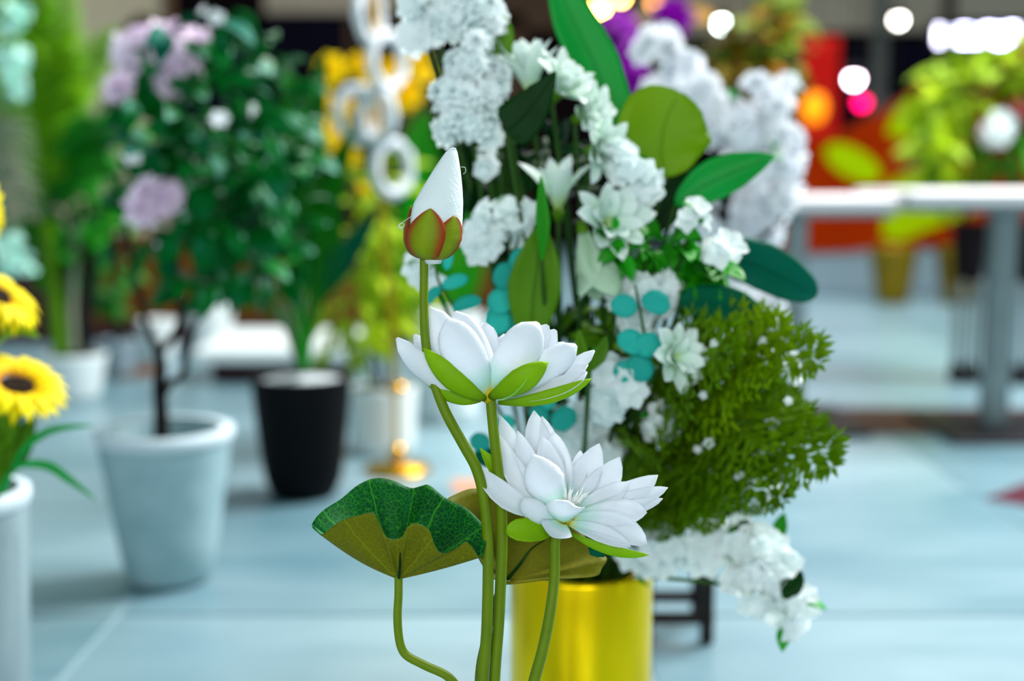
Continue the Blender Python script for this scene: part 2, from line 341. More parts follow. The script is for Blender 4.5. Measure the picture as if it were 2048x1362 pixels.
# ================================================================== SETTING
floor = part('floor', box(11.6, 15.2, .05, .002), m_grout, None, Matrix.Translation((0.4, 7.0, -.054)))
tag(floor, 'pale blue marble floor of large slabs with light joints', None, None, 'structure')
TS = .95; tile_me = box(TS - .008, TS - .008, .004, .0015)
for i in range(12):
    for j in range(16):
        part('tile', tile_me, m_tile, floor, Matrix.Translation((-5.0 + i * TS, -.16 + j * TS, -.004)))
def slab(name, x0, y0, x1, y1, Y, t, m, parent, bev=.01, label=None, z_floor=False):
    """Upright box filling the pixel rectangle at the distance Y, t thick, away from the camera."""
    a, b = at(x0, y0, Y), at(x1, y1, Y); zb = 0 if z_floor else min(a.z, b.z)
    return part(name, box(abs(b.x - a.x), t, max(a.z, b.z) - zb, bev), m, parent, Matrix.Translation(((a.x + b.x) / 2, Y + t / 2, zb)), label)
def inlay(name, pts, m, th=.0015):
    vs = [tuple(p) for p in pts]; n = len(vs); vs = [(x, y, 0.0) for x, y, z in vs] + [(x, y, th) for x, y, z in vs]
    fs = [tuple(range(n, 2 * n))] + [(i, (i + 1) % n, n + (i + 1) % n, n + i) for i in range(n)]
    return part(name, mesh(name, vs, fs, smooth=False), m, floor)
c = on_floor(2048, 998); inlay('maroon_diamond', [(c.x - .1, c.y, 0), (c.x + .12, c.y - .21, 0), (c.x + .34, c.y, 0), (c.x + .12, c.y + .21, 0)], m_maroon)
for k, (xa, xb, mm_) in enumerate(((1560, 1700, m_maroon), (1702, 1860, m_strip), (1862, 2040, m_strip), (2042, 2230, m_maroon))):
    inlay('inlay_block', [on_floor(xa, 868), on_floor(xb, 868), on_floor(xb, 818), on_floor(xa, 818)], mm_)
for xa, xb in ((120, 225), (228, 330)): inlay('inlay_block', [on_floor(xa, 762), on_floor(xb, 750), on_floor(xb, 724), on_floor(xa, 738)], m_strip)
for xa, xb in ((905, 1010), (1012, 1120)): inlay('inlay_block', [on_floor(xa, 985), on_floor(xb, 985), on_floor(xb, 960), on_floor(xa, 960)], mat('peach_inlay%d' % xa, (214, 150, 110), (190, 130, 96), rough=.35))

BW = 14.0
wall = part('wall_back', box(12.4, .2, 4.6, .01), m_dark, None, Matrix.Translation((.4, BW + .2, 0))); tag(wall, 'dark shop fronts along the far side of the concourse', None, None, 'structure')
slab('fascia_board', 520, -320, 870, 26, BW, .1, m_fascia, wall); slab('fascia_board', 872, -320, 1280, 60, BW, .1, m_frame, wall)
slab('fascia_board', 1282, -320, 1560, 70, BW, .1, m_fascia, wall); slab('fascia_board', 1562, -320, 1905, 62, BW, .1, m_fascia, wall); slab('fascia_board', 1907, -320, 2150, 40, BW, .1, m_fascia, wall)
for xa, xb in ((360, 520), (522, 690)): slab('shop_window', xa, 34, xb, 330, BW, .08, m_navy, wall, z_floor=True)
for xa, xb, mm_ in ((690, 712, m_frame), (800, 870, m_frame), (990, 1050, m_frame), (1540, 1600, m_frame)): slab('pillar_casing', xa, 24, xb, 330, BW, .12, mm_, wall, z_floor=True)
for xa, xb in ((1690, 1760), (1800, 1880), (1900, 2040)): slab('shop_window', xa, 80, xb, 330, BW, .08, m_navy, wall, z_floor=True)
wl = part('wall_left', box(3.0, .15, 3.6, .01), m_cream, None, Matrix.Translation((at(340, 300, 8.6).x - 1.5, 8.7, 0))); tag(wl, 'cream wall panel behind the palm and the camellia tree', None, None, 'structure')
p = at(345, 300, 8.55); part('wall_post', box(.05, .06, 3.6, .006), m_frame, wl, Matrix.Translation((p.x, 8.6, 0)))
p = at(290, 40, 8.58); part('wall_lamp', lathe([(0, 0), (.1, .02), (.12, .08), (.05, .14), (0, .15)], 16), m_dark, wl, Matrix.Translation((p.x, 8.56, p.z - .12)))
cl = part('trim_1', box(.1, .1, 3.8, .01), m_post, None, Matrix.Translation((at(1752, 300, 10).x, 10, 0))); tag(cl, 'grey steel post rising in front of the far shops', None, None, 'structure')
cl = part('trim_2', box(.1, .1, 3.8, .01), m_darkleg, None, Matrix.Translation((at(1886, 300, 12).x, 12, 0))); tag(cl, 'slim dark post beside the lit sign', None, None, 'structure')

# ------------------------------------------------------------------ low plank wall at the back left
pw = thing('plank_planter', 'low brown planked timber bench wall behind the pots', 'bench', on_floor(480, 686))
for k in range(5):
    for j in range(5):
        xa, xb = -30 + j * 212, 180 + j * 212
        ya = 470 + k * 44
        slab('plank', xa, ya, xb, ya + 42, 6.0, .05, m_darkwood if (j == 0 or k >= 4) else m_wood, pw, .006)
slab('backing', -30, 472, 1030, 688, 6.06, .06, m_darkleg, pw, z_floor=True)

# ------------------------------------------------------------------ white platforms and spare pots behind
def pot_thing(name, label, x, yb, yt, wt, wb, m, inside=None, wall_t=.012, group=None, fill=.9, cat='pot', rim=None, parent=None, belly=0, foot=0):
    """Round pot standing on the floor at pixel (x, yb); yt: rim row; wt, wb: top and bottom widths in pixels."""
    p = on_floor(x, yb); Y = p.y; s = S(Y / math.cos(0)); h = at(x, yt, Y).z; R, r = wt * s / 2, wb * s / 2
    t = parent or thing(name, label, cat, p, group)
    pr = [(0.001, 0), (r * .92, 0), (r, .006)] if not foot else [(0.001, 0), (r - foot, 0)] + [(r - foot + foot * math.sin(a_), .006 + foot * .8 * (1 - math.cos(a_)) - .006) for a_ in (.3, .6, .9, 1.2)]
    for k in range(2 if foot else 1, 9): q = k / 8; pr.append((r + (R - r) * (q ** .5 if belly else q) , .006 + (h - .012) * q))
    pr += [(R, h), (R - wall_t * .5, h + .002), (R - wall_t, h - .003), (R - wall_t * 1.1, h * fill - .01)]
    o = part('pot', lathe(pr, 44), m, t, Matrix.Translation(p))
    if rim: part('rim', lathe([(R + .001, h - .02), (R + .004, h - .01), (R + .003, h + .002), (R - wall_t, h + .003)], 44), rim, o, Matrix.Translation(p))
    if inside:
        n = 44; part('soil', lathe([(0, h * fill + .012), (R * .4, h * fill + .008), (R * .8, h * fill + .004), (R - wall_t, h * fill)], n), inside, o, Matrix.Translation(p))
    return t, p, h * fill
pot_thing('planter_pot', 'tall white planter standing behind the grey concrete pot', 424, 702, 606, 92, 70, m_white, m_soil)
pot_thing('planter_pot', 'squat white planter behind the bare fork of the little tree', 318, 716, 640, 78, 60, m_white, m_soil)
pot_thing('planter_pot', 'large plain white planter left of the open lotus flower', 905, 842, 626, 128, 104, m_white, m_soil)
pf = thing('display_platform', 'low white display platform behind the black pot', 'platform', on_floor(480, 775))
P0 = on_floor(480, 775)
part('platform_top', box(.62, .7, .055, .01), m_white, pf, Matrix.Translation((P0.x + .12, P0.y + .4, .085)))
part('platform_base', box(.52, .56, .085, .006), m_darkwood, pf, Matrix.Translation((P0.x + .12, P0.y + .42, 0)))

# ------------------------------------------------------------------ tables, chairs, far booth on the right
def cafe_table(label, x0, x1, ytop, xleg, yfoot, wleg, plate_w):
    f = on_floor(xleg, yfoot); Y = f.y; a, b = at(x0, ytop, Y), at(x1, ytop, Y); t = thing('cafe_table', label, 'table', f, 'white topped tables beside the display')
    top = part('tabletop', box(b.x - a.x, .62, .042, .008), m_top, t, Matrix.Translation(((a.x + b.x) / 2, Y + .1, a.z - .042)))
    part('edge_band', box(b.x - a.x - .03, .58, .02, .004), m_steel, top, Matrix.Translation(((a.x + b.x) / 2, Y + .1, a.z - .0615)))
    part('post', box(wleg * S(Y), wleg * S(Y), a.z - .075, .006), m_steel, t, Matrix.Translation((f.x, Y, .014)))
    part('foot_plate', box(plate_w * S(Y), .46, .016, .004), m_plate, t, Matrix.Translation((f.x, Y, .0016)))
    return t, a.z, Y
cafe_table('white topped table with steel post, partly behind the white blossom tree', 1560, 1764, 392, 1582, 846, 38, 250)
tt, TZ, TY = cafe_table('white topped table with steel post carrying lime plants, at the right edge', 1780, 2180, 380, 1985, 860, 48, 260)
for lab, x in (('tapered antique gold planter below the booth, left one', 1784), ('tapered antique gold planter half hidden by the dark chair', 1916)):
    t, p, h = pot_thing('gold_planter', lab, x, 606, 494, 96, 62, m_olpot, m_soil, group='gold planters by the booth')
bo = thing('booth_counter', 'orange booth counter printed with lime leaf shapes behind the tables', 'counter', on_floor(1760, 590))
BY = on_floor(1760, 590).y
def poly(name, pts, Y, t, m, parent):
    a = [at(x, y, Y) for x, y in pts]; n = len(a); vs = [(q.x, Y, q.z) for q in a] + [(q.x, Y + t, q.z) for q in a]
    fs = [tuple(range(n))[::-1], tuple(range(n, 2 * n))] + [(i, (i + 1) % n, n + (i + 1) % n, n + i) for i in range(n)]
    return part(name, mesh(name, vs, fs, smooth=False), m, parent)
board = poly('printed_board', [(1560, 300), (1600, 288), (1690, 262), (1790, 210), (1850, 168), (1990, 130), (2140, 130), (2140, 470), (1900, 486), (1800, 496), (1700, 504), (1600, 506), (1560, 506)], BY, .06, m_orange, bo)
def ell(cx, cy, a, b, rot, n=20): return [(cx + a * math.cos(t) * math.cos(rot) - b * math.sin(t) * math.sin(rot), cy + a * math.cos(t) * math.sin(rot) + b * math.sin(t) * math.cos(rot)) for t in [6.283 * k / n for k in range(n)]][::-1]
poly('leaf_print', ell(1706, 326, 62, 30, .5), BY - .004, .004, m_lime, board)
poly('leaf_print', [(1772, 268), (1790, 222), (1850, 176), (1960, 140), (1960, 270), (1850, 282)], BY - .004, .004, m_lime, board)
poly('leaf_print', [(1770, 380), (1790, 356), (1850, 340), (1960, 344), (1960, 420), (1880, 450), (1800, 482), (1764, 474)], BY - .004, .004, m_lime, board)
slab('plinth', 1550, 506, 2140, 592, BY + .02, .3, m_greyp, bo, z_floor=True)
rd = thing('red_drape', 'tall glowing red drape hanging by the far shop', 'drape', at(1645, 352, 11) * 1.0); rd.location.z = 0
for k in range(7):
    x = 1612 + k * 10; a = at(x, 74, 11); b = at(x, 300, 11)
    part('fold', tube([(a.x, 11 + (k % 2) * .03, a.z), ((a.x + b.x) / 2, 11.01, .9), (b.x, 11 + (k % 2) * .03, 0.0)], .034, 10), m_red, rd)
m_olamp = mat('orange_shade', (255, 150, 10), (255, 120, 0), emit=1.2)
lt = thing('paper_lantern', 'oval orange lantern glowing in front of the red drape', 'lantern', at(1628, 216, 10.4))
q = at(1628, 216, 10.4)
part('shade', lathe([(.02, -.12), (.07, -.1), (.1, -.03), (.1, .03), (.07, .1), (.02, .12)], 20), m_olamp, lt, Matrix.Translation(q))
part('cord', tube([q + V((0, 0, .11)), q + V((0, 0, 1.6))], .004, 6), m_plate, lt)

# ------------------------------------------------------------------ far lamps and the lit sign
def lamp(label, x, y, Y, r, c, e, cat='lamp', name='downlight'):
    q = at(x, y, Y); t = thing(name, label, cat, q)
    part('lens', lathe([(0, -r), (r * .7, -r * .7), (r, 0), (r * .7, r * .7), (0, r)], 16), mat('lens_%d' % x, c, c, emit=e), t, Matrix.Translation(q))
    part('housing', lathe([(r * .4, r * 1.9), (r * 1.2, r * 1.8), (r * 1.25, r * .5), (r * 1.1, r * .45)], 16), m_plate, t, Matrix.Translation(q))
    part('hanger', tube([q + V((0, 0, r * 1.8)), (q.x, q.y, q.z + 1.4)], .006, 6), m_plate, t)
WH = (255, 250, 240)
lamp('warm yellow lamp glowing above the tall green leaf', 1200, 16, 11.5, .05, (255, 214, 90), 44)
lamp('small warm lamp at the top edge right of the yellow one', 1242, -4, 11.5, .04, (255, 190, 90), 34)
lamp('dim orange lamp above the white blossom tree', 1310, 6, 11.6, .05, (255, 170, 80), 6)
lamp('round white lamp above the white blossom tree', 1444, 47, 11.0, .05, (235, 255, 245), 26)
lamp('round white lamp left of the lit sign', 1797, 40, 11.0, .045, WH, 20)
lamp('pinkish white lamp between red drape and steel post', 1708, 158, 9.6, .05, (255, 226, 250), 24)
lamp('magenta lamp just under the pinkish white one', 1724, 204, 9.6, .05, (255, 6, 96), 7)
lamp('faint teal lamp right of the steel post', 1786, 222, 9.5, .045, (120, 200, 210), 4)
sg = thing('lit_sign', 'glowing white shop sign at the upper right', 'sign', at(1960, 70, 12)); 
m_sign = mat('sign_glow', (236, 236, 255), (226, 226, 255), emit=9)
slab('sign_back', 1862, 44, 2052, 94, 12.03, .06, m_plate, sg)
for k, (xa, xb, ya, yb) in enumerate(((1876, 1884, 54, 88), (1893, 1914, 58, 84), (1918, 1940, 55, 86), (1944, 1962, 60, 86), (1966, 1988, 54, 84), (1992, 2012, 56, 88), (2016, 2036, 52, 80))):
    slab('sign_stroke', xa, ya, xb, yb, 12.0, .03, m_sign, sg, .02)

# ================================================================== LOTUS STEMS (the subject)
BASE_Z = .2
bp = px(985, 1700, 0); bp.z = 0
lp = thing('planter_pot', 'white planter below the frame that holds the lotus stems', 'pot', bp)
part('pot', lathe([(0.001, 0), (.075, 0), (.08, .008), (.1, .18), (.105, .235), (.1, .238), (.092, .225), (.09, .2)], 44), m_white, lp, Matrix.Translation(bp))
part('soil', lathe([(0, .206), (.05, .204), (.0905, .2)], 30), m_soil, lp, Matrix.Translation(bp))
def root(dx, dy): return V((bp.x + dx, bp.y + dy, BASE_Z - .02))
def petal_px(parent, name, tip, base, W, s=1, bulge=(0, 0, 0), cup=.3, kind='petal', m=None, n=None, wave=.0, d=FOCUS, thick=.0007, bend=None, waves=2):
    """Petal through pixel points (x, y, depth in px towards the camera); s=+1 shows its inner face, -1 its outer face."""
    a, b = V(base), V(tip); c = (a + b) / 2 + V(bulge)
    q = bez(a, c * 2 - (a + b) / 2, b, 12)
    P = [px(v.x, v.y, v.z, d) for v in q]
    nh = n or (0, -.35, s)
    nw = AR * nh[0] - AU * nh[1] - AF * nh[2]
    t = (P[-1] - P[0]).normalized(); nw2 = (nw - t * nw.dot(t)).normalized(); x = t.cross(nw2)
    vis = V((x.dot(AR), x.dot(AU))).length
    return part(name, blade(P, W * S(d) / max(vis, .35), nw, kind, cup, 8, wave, waves, thick=thick), m or m_petal, parent)
def stem_px(parent, pts, r_px, rt, m=None, d=FOCUS, name='stem'):
    P = [px(*p, d=d) if len(p) == 3 else px(p[0], p[1], 0, d) for p in pts] + [rt]
    return part(name, tube(P, [v * S(d) for v in r_px], 12, (len(P) - 1) * 7), m or m_stem, parent)

# --- upper open lotus
UF = thing('lotus_flower', 'fully open white lotus seen from the side, the upper of the two open ones', 'flower', root(.004, .0), 'artificial lotus stems')
stem_px(UF, [(981, 800, 0), (987, 862, 0), (997, 950, -6), (1004, 1050, -10), (1002, 1150, -10), (997, 1250, -10), (989, 1362, -8), (984, 1520, -4)], [10, 10.5, 11, 11.5, 11.5, 11.5, 12, 12], root(.004, 0))
part('receptacle', lathe([(.001, -.005), (.004, -.005), (.0065, .002), (.009, .007), (.006, .009), (0, .0095)], 16), m_recep, UF, Matrix.Translation(px(978, 793)))
B = (979, 790, 0)
T = [ # tip, width, s, bulge, base, cup
 ((969, 645, -95), 56, 1, (2, 6, -20), (978, 782, -8), .35), ((1010, 668, -110), 46, 1, (4, 6, -22), (980, 784, -8), .35), ((1032, 664, -70), 44, 1, (0, 4, -20), (981, 784, -8), .3),
 ((828, 669, -60), 40, 1, (-6, 14, -10), (972, 786, -4), .3), ((880, 630, -60), 46, 1, (-6, 8, -16), (974, 786, -4), .3), ((1130, 685, -55), 52, 1, (2, 14, -14), (986, 786, -4), .3),
 ((1112, 660, -50), 56, 1, (4, 8, -14), (984, 786, -4), .3), ((1096, 650, -30), 60, 1, (2, 8, -10), (983, 786, -2), .3),
 ((857, 615, -10), 74, -1, (-6, 10, 10), (974, 790, 0), .3), ((909, 623, -5), 76, -1, (4, 8, 12), (976, 790, 2), .3),
 ((1189, 701, -14), 34, 1, (10, 16, 0), (992, 790, 0), .3), ((1174, 744, 8), 36, 1, (10, 14, 4), (994, 792, 2), .4), ((1176, 729, 0), 34, 1, (6, 12, 2), (992, 791, 2), .4),
 ((793, 676, 14), 48, -1, (-10, 24, 12), (970, 793, 4), .35),
 ((1153, 690, 18), 66, -1, (6, 10, 14), (988, 792, 4), .32),
 ((1077, 645, 40), 86, -1, (2, 0, 30), (984, 793, 8), .32), ((894, 637, 44), 86, -1, (-6, 6, 32), (978, 794, 9), .32)]
for tip, W, s, bu, ba, cu in T: petal_px(UF, 'petal', tip, ba, W, s, bu, cu * 1.25, 'broad', wave=.008)
for tip, W, s, bu, ba, cu in [((838, 741, 2), 26, -1, (0, 22, 10), (962, 801, 6), .3), ((846, 696, 34), 46, -1, (-2, 14, 26), (972, 800, 12), .35), ((1184, 757, 12), 30, -1, (8, 14, 12), (996, 806, 8), .35), ((1097, 724, 58), 52, -1, (2, 6, 30), (978, 797, 14), .35)]:
    sp_ = petal_px(UF, 'sepal', tip, ba, W, s, bu, cu, 'petal', m_sepal)
part('midrib', tube([px(996, 801, 44), px(1022, 792, 68), px(1042, 774, 78), px(1054, 757, 80)], [1.2 * S(FOCUS), .9 * S(FOCUS), .5 * S(FOCUS)], 6), mat('pale_rib', (150, 226, 120), rough=.5), sp_)
part('stamen_tuft', merge([(leaf_mesh(.14, .1, .1, 'blade', 4, 2), orient(px(980, 784, 0), V((RU(-1, 1), RU(-1, 1), 1.6)), rdir(), RU(.018, .026))) for k in range(40)]), m_recep, UF, kind='stuff')

# --- lower open lotus, tilted towards the camera
LF = thing('lotus_flower', 'fully open white lotus showing its centre, the lower one with a lime sepal', 'flower', root(.03, -.012), 'artificial lotus stems')
stem_px(LF, [(1122, 1052, -6), (1110, 1080, -4), (1109, 1150, 0), (1100, 1225, 6), (1085, 1300, 10), (1066, 1370, 12), (1030, 1520, 14)], [11, 10.5, 10.5, 11, 11.5, 12, 12], root(.03, -.012))
part('receptacle', lathe([(.001, -.004), (.005, -.004), (.009, .001), (.011, .006), (.006, .008), (0, .0085)], 16), m_recep, LF, Matrix.Translation(px(1130, 1040, -4)))
T = [ # back petals first
 ((1068, 821, -70), 62, 1, (-10, 4, -14), (1122, 1010, -8), .28), ((1084, 832, -64), 44, 1, (4, 4, -14), (1124, 1010, -8), .28), ((999, 830, -56), 54, 1, (-2, 24, -10), (1108, 1016, -6), .28),
 ((1161, 901, -66), 40, 1, (4, 4, -10), (1136, 1010, -8), .3), ((1199, 887, -52), 60, 1, (0, 8, -14), (1138, 1012, -6), .32), ((1106, 862, -48), 58, 1, (2, 6, -14), (1126, 1014, -6), .3),
 ((1240, 914, -34), 66, 1, (4, 18, -14), (1142, 1016, -4), .3), ((986, 858, -22), 48, 1, (0, 26, -8), (1098, 1022, -2), .35), ((1035, 861, -30), 46, 1, (-6, 12, -10), (1114, 1016, -4), .32),
 ((1085, 872, -34), 56, 1, (0, 6, -12), (1122, 1016, -4), .32),
 ((1326, 997, -6), 30, 1, (10, 6, 0), (1150, 1030, 0), .35), ((1336, 975, -14), 36, 1, (10, 4, -2), (1150, 1026, -2), .35), ((1316, 950, -24), 50, 1, (8, 12, -8), (1146, 1022, -4), .3),
 ((1258, 963, -8), 44, 1, (2, 10, -6), (1142, 1022, 0), .35),
 ((956, 934, 6), 46, 1, (-10, 14, 0), (1092, 1032, 2), .4), ((1294, 1025, 14), 52, 1, (10, -4, 0), (1140, 1038, 4), .25),
 ((1066, 908, 22), 82, -1, (-4, 6, 20), (1120, 1020, 10), .3),
 ((1046, 996, 34), 46, -1, (-8, 12, 14), (1118, 1042, 10), .35), ((1136, 1001, 52), 78, -1, (-2, 0, 16), (1130, 1047, 14), .3),
 ((1294, 1090, 28), 56, 1, (8, -14, 6), (1134, 1044, 8), .35), ((1262, 1094, 40), 34, 1, (0, -2, 8), (1136, 1046, 10), .5), ((1104, 1074, 66), 66, 1, (-4, 6, 6), (1124, 1044, 12), .25)]
for tip, W, s, bu, ba, cu in T: petal_px(LF, 'petal', tip, ba, W, s, bu, cu * 1.4, 'round' if W == 78 else 'petal' if s == 1 or W == 82 else 'broad', wave=.012)
for tip, W, s, bu, ba, cu, kd in [((960, 896, -20), 34, 1, (2, 14, -6), (1070, 1010, -10), .3, 'petal'), ((1012, 1060, 36), 46, 1, (-4, 0, 10), (1104, 1062, 4), .3, 'round'), ((1298, 1110, 26), 22, -1, (0, 14, 6), (1136, 1064, 4), .3, 'petal')]:
    petal_px(LF, 'sepal', tip, ba, W, s, bu, cu, kd, m_sepal)
fil = leaf_mesh(.16, .06, .1, 'blade', 4, 2)
m_fil = mat('white_stamen', (252, 254, 255), (250, 252, 250), rough=.6, scale=50, trans=.3)
for k in range(34):
    a = RU(0, 6.28); r = RU(.3, 1); dd = AR * (math.cos(a) * r * .7 + .25) + AU * (1.0 + .25 * math.sin(a)) + AF * (math.sin(a) * .55 * r - .1)
    part('stamen', fil, m_fil, LF, orient(px(1140 + 14 * math.cos(a), 1012 + 6 * math.sin(a), 2), dd, rdir(), RU(.012, .02)))

# --- closed bud
BD = thing('lotus_bud', 'closed white lotus bud with red-edged green sepals on a tall bent stem', 'flower bud', root(-.012, .004), 'artificial lotus stems')
stem_px(BD, [(848, 512, 0), (848, 560, 0), (848, 620, 2), (852, 690, 4), (866, 756, 6), (890, 822, 8), (925, 886, 8), (953, 938, 8), (968, 1000, 8), (976, 1100, 8), (974, 1250, 8), (966, 1362, 8), (964, 1520, 8)], [8.5, 8.5, 9, 9.5, 10, 10.5, 11, 11, 11, 11.5, 11.5, 11.5, 12], root(-.012, .004))
OUT = [(299, 897, 912), (303, 892, 914), (312, 885, 916), (340, 866, 920), (375, 844, 923), (406, 826, 924), (440, 818, 923), (470, 817, 920), (500, 826, 908), (514, 842, 894)]
def prof_at(y):
    for (ya, la, ra), (yb, lb, rb) in zip(OUT, OUT[1:]):
        if y <= yb: q = max(0, (y - ya) / (yb - ya)); return la + (lb - la) * q, ra + (rb - ra) * q
    return OUT[-1][1:]
def bud_shell(f0, f1, k, y0=299, y1=512, n=28, mrow=34, close=False):
    vs, fs, uv = [], [], []
    for i in range(mrow + 1):
        y = y0 + (y1 - y0) * i / mrow; l, r = prof_at(y); cx, rx = (l + r) / 2, (r - l) / 2 * k
        a0, a1 = f0(y), f1(y)
        for j in range(n + 1):
            a = a0 + (a1 - a0) * j / n; w_ = 1 + .012 * math.sin(5 * a + y * .02); vs.append(px(cx + rx * w_ * math.cos(a), y, rx * .92 * w_ * math.sin(a))); uv.append((j / n, 1 - i / mrow))
    for i in range(mrow):
        for j in range(n): q = i * (n + 1) + j; fs.append((q, q + n + 1, q + n + 2, q + 1))
    return mesh('shell', vs, fs, uv)
part('petal', bud_shell(lambda y: 0, lambda y: 6.2832, .955), m_bud, BD)
part('petal', bud_shell(lambda y: -1.3, lambda y: 2.32 + .3 * math.sin((y - 299) / 60), 1.035), m_bud, BD)
part('petal', bud_shell(lambda y: 2.6, lambda y: 4.9 , .985, y0=304), m_bud, BD)
part('tip_crease', tube([px(899, 300, 3), px(905, 297, 5), px(912, 299, 3)], 2.2 * S(FOCUS), 8), m_bud, BD)
CUP = [(405, 821, 924), (418, 818, 925), (440, 811, 926), (460, 806, 926), (480, 805, 924), (497, 810, 917), (508, 818, 908), (516, 832, 898), (520, 846, 886)]
def cup_at(y):
    for (ya, la, ra), (yb, lb, rb) in zip(CUP, CUP[1:]):
        if y <= yb: q = max(0, (y - ya) / (yb - ya)); return la + (lb - la) * q, ra + (rb - ra) * q
    return CUP[-1][1:]
def sepal(ac, half, ytip, k, lean=0):
    vs, fs, uv = [], [], []; n, mr = 12, 20
    for sh in (k, k - .035):
        for i in range(mr + 1):
            q = i / mr; y = 520 + (ytip - 520) * q; l, r = cup_at(y); cx, rx = (l + r) / 2, (r - l) / 2 * sh
            hw = half * (1 if q < .45 else max(.03, max(0, math.cos((q - .45) / .55 * 1.5708)) ** .75))
            for j in range(n + 1):
                v = 2 * j / n - 1; a = ac + lean * q + hw * v; vs.append(px(cx + rx * math.cos(a), y, rx * .95 * math.sin(a))); uv.append((j / n, q))
    st = n + 1; tot = st * (mr + 1)
    for i in range(mr):
        for j in range(n): a = i * st + j; fs += [(a, a + 1, a + st + 1, a + st), (a + tot, a + st + tot, a + st + 1 + tot, a + 1 + tot)]
    rim = [i * st for i in range(mr + 1)] + [mr * st + j for j in range(1, n + 1)] + [i * st + n for i in range(mr - 1, -1, -1)]
    for a, b in zip(rim, rim[1:]): fs.append((a, b, b + tot, a + tot))
    return part('sepal', mesh('sepal', vs, fs, uv), m_bsepal, BD)
sepal(-.15, .62, 446, .985); sepal(3.3, .66, 411, .985); sepal(4.3, .6, 425, 1.0); sepal(5.3, .6, 430, 1.0)
sepal(.92, .74, 431, 1.0, -.14); sepal(1.98, .76, 417, 1.02, -.2)
part('collar', lathe([(.001, -.003), (.0065, -.003), (.008, .001), (.011, .004), (0, .005)], 16), m_thread, BD, Matrix.Translation(px(866, 520, 0)))
for pts in ([(824, 432, 30), (806, 444, 34), (799, 452, 34), (806, 462, 32)], [(798, 450, 34), (803, 457, 33), (809, 449, 33), (800, 447, 34), (797, 456, 33), (806, 453, 33)], [(922, 334, 10), (930, 335, 10), (931, 344, 10), (926, 348, 10)], [(897, 302, 2), (893, 297, 2), (890, 301, 2)], [(913, 300, 2), (914, 303, 2), (915, 306, 2)]):
    part('loose_thread', tube([px(*p) for p in pts], .55 * S(FOCUS), 5), m_thread, BD)

# --- lotus leaves
def funnel(parent, rim, base, sag, mats, nr=18, na=120, thick=.0009, side=1, fold=11):
    R_ = crom([V(p) for p in rim], na, closed=True); b = V(base); vs, fs, uv = [], [], []
    cen = sum(R_, V((0, 0, 0))) / len(R_)
    for i in range(nr + 1):
        t = .04 + .96 * i / nr
        for k in range(na + 1):
            r = R_[k % na]; v = b.lerp(r, t)
            v = v + V((0, sag * math.sin(math.pi * t) * (.6 + .4 * math.cos(6.28 * k / na)), fold * math.sin(6.2832 * 9 * k / na + 1) * math.sin(math.pi * min(1, t * 1.05)) * t))
            vs.append(px(v.x, v.y, v.z)); uv.append((k / na, t))
    st = na + 1
    for i in range(nr):
        for k in range(na): a = i * st + k; fs.append((a, a + 1, a + st + 1, a + st)[::side])
    me = mesh('leaf_blade', vs, fs, uv); me.materials.append(mats[0]); me.materials.append(mats[1])
    o = part('leaf_blade', me, None, parent); so = o.modifiers.new('thickness', 'SOLIDIFY'); so.thickness = thick; so.offset = 0; so.material_offset = 1
    return o
L1 = thing('lotus_leaf', 'funnel shaped veined lotus leaf on a kinked stem, left of the stems', 'leaf', root(-.035, -.006), 'artificial lotus stems')
rim1 = [(624, 1049, 0), (645, 1022, -26), (682, 998, -58), (716, 970, -84), (750, 957, -96), (785, 961, -98), (821, 976, -96), (843, 972, -92), (860, 971, -86), (893, 997, -70), (932, 1016, -48), (962, 1044, -20), (976, 1061, 0), (972, 1085, 20), (961, 1115, 34), (946, 1096, 52), (930, 1083, 62), (908, 1098, 66), (882, 1106, 68), (868, 1086, 74), (860, 1062, 82), (844, 1050, 90), (824, 1047, 92), (812, 1058, 84), (803, 1074, 74), (788, 1078, 72), (774, 1075, 74), (762, 1052, 86), (746, 1026, 94), (716, 1031, 86), (684, 1041, 66), (662, 1056, 44), (645, 1069, 28), (636, 1064, 12)]
funnel(L1, rim1, (797, 1158, 0), 9, (m_lotus_in, m_lotus_out))
stem_px(L1, [(797, 1152, 0), (797, 1190, 0), (795, 1230, 0), (797, 1268, 0), (803, 1296, 0), (816, 1313, 0), (850, 1331, 0), (905, 1362, 0), (940, 1440, 2), (952, 1560, 2)], [8.2, 8.4, 8.6, 8.6, 8.6, 8.8, 8.8, 9, 9, 9], root(-.035, -.006))
part('rib', tube([px(798, 1156, 14), px(800, 1130, 36), px(800, 1106, 58)], [3.2 * S(FOCUS), 2.8 * S(FOCUS), .8 * S(FOCUS)], 8), m_vdark, L1)
L2 = thing('lotus_leaf', 'olive lotus leaf half hidden behind the stems and the lower open flower', 'leaf', root(.012, .03), 'artificial lotus stems')
rim2 = [(893, 1001, -70), (912, 988, -90), (945, 977, -110), (985, 984, -118), (1030, 1004, -124), (1090, 1020, -126), (1150, 1052, -122), (1186, 1094, -112), (1204, 1108, -100), (1214, 1119, -84), (1204, 1136, -70), (1194, 1151, -58), (1150, 1156, -44), (1100, 1158, -34), (1056, 1164, -30), (1010, 1167, -36), (980, 1150, -44), (955, 1112, -52), (930, 1060, -60), (905, 1022, -66)]
funnel(L2, rim2, (1012, 1163, -62), 4, (m_lotus_out2, m_lotus_in), nr=14, fold=4)
part('rib', tube([px(1014, 1160, -50), px(1040, 1128, -66), px(1062, 1098, -92), px(1090, 1080, -104)], [3.4 * S(FOCUS), 3 * S(FOCUS), 1.6 * S(FOCUS), .8 * S(FOCUS)], 8), m_vdark, L2)
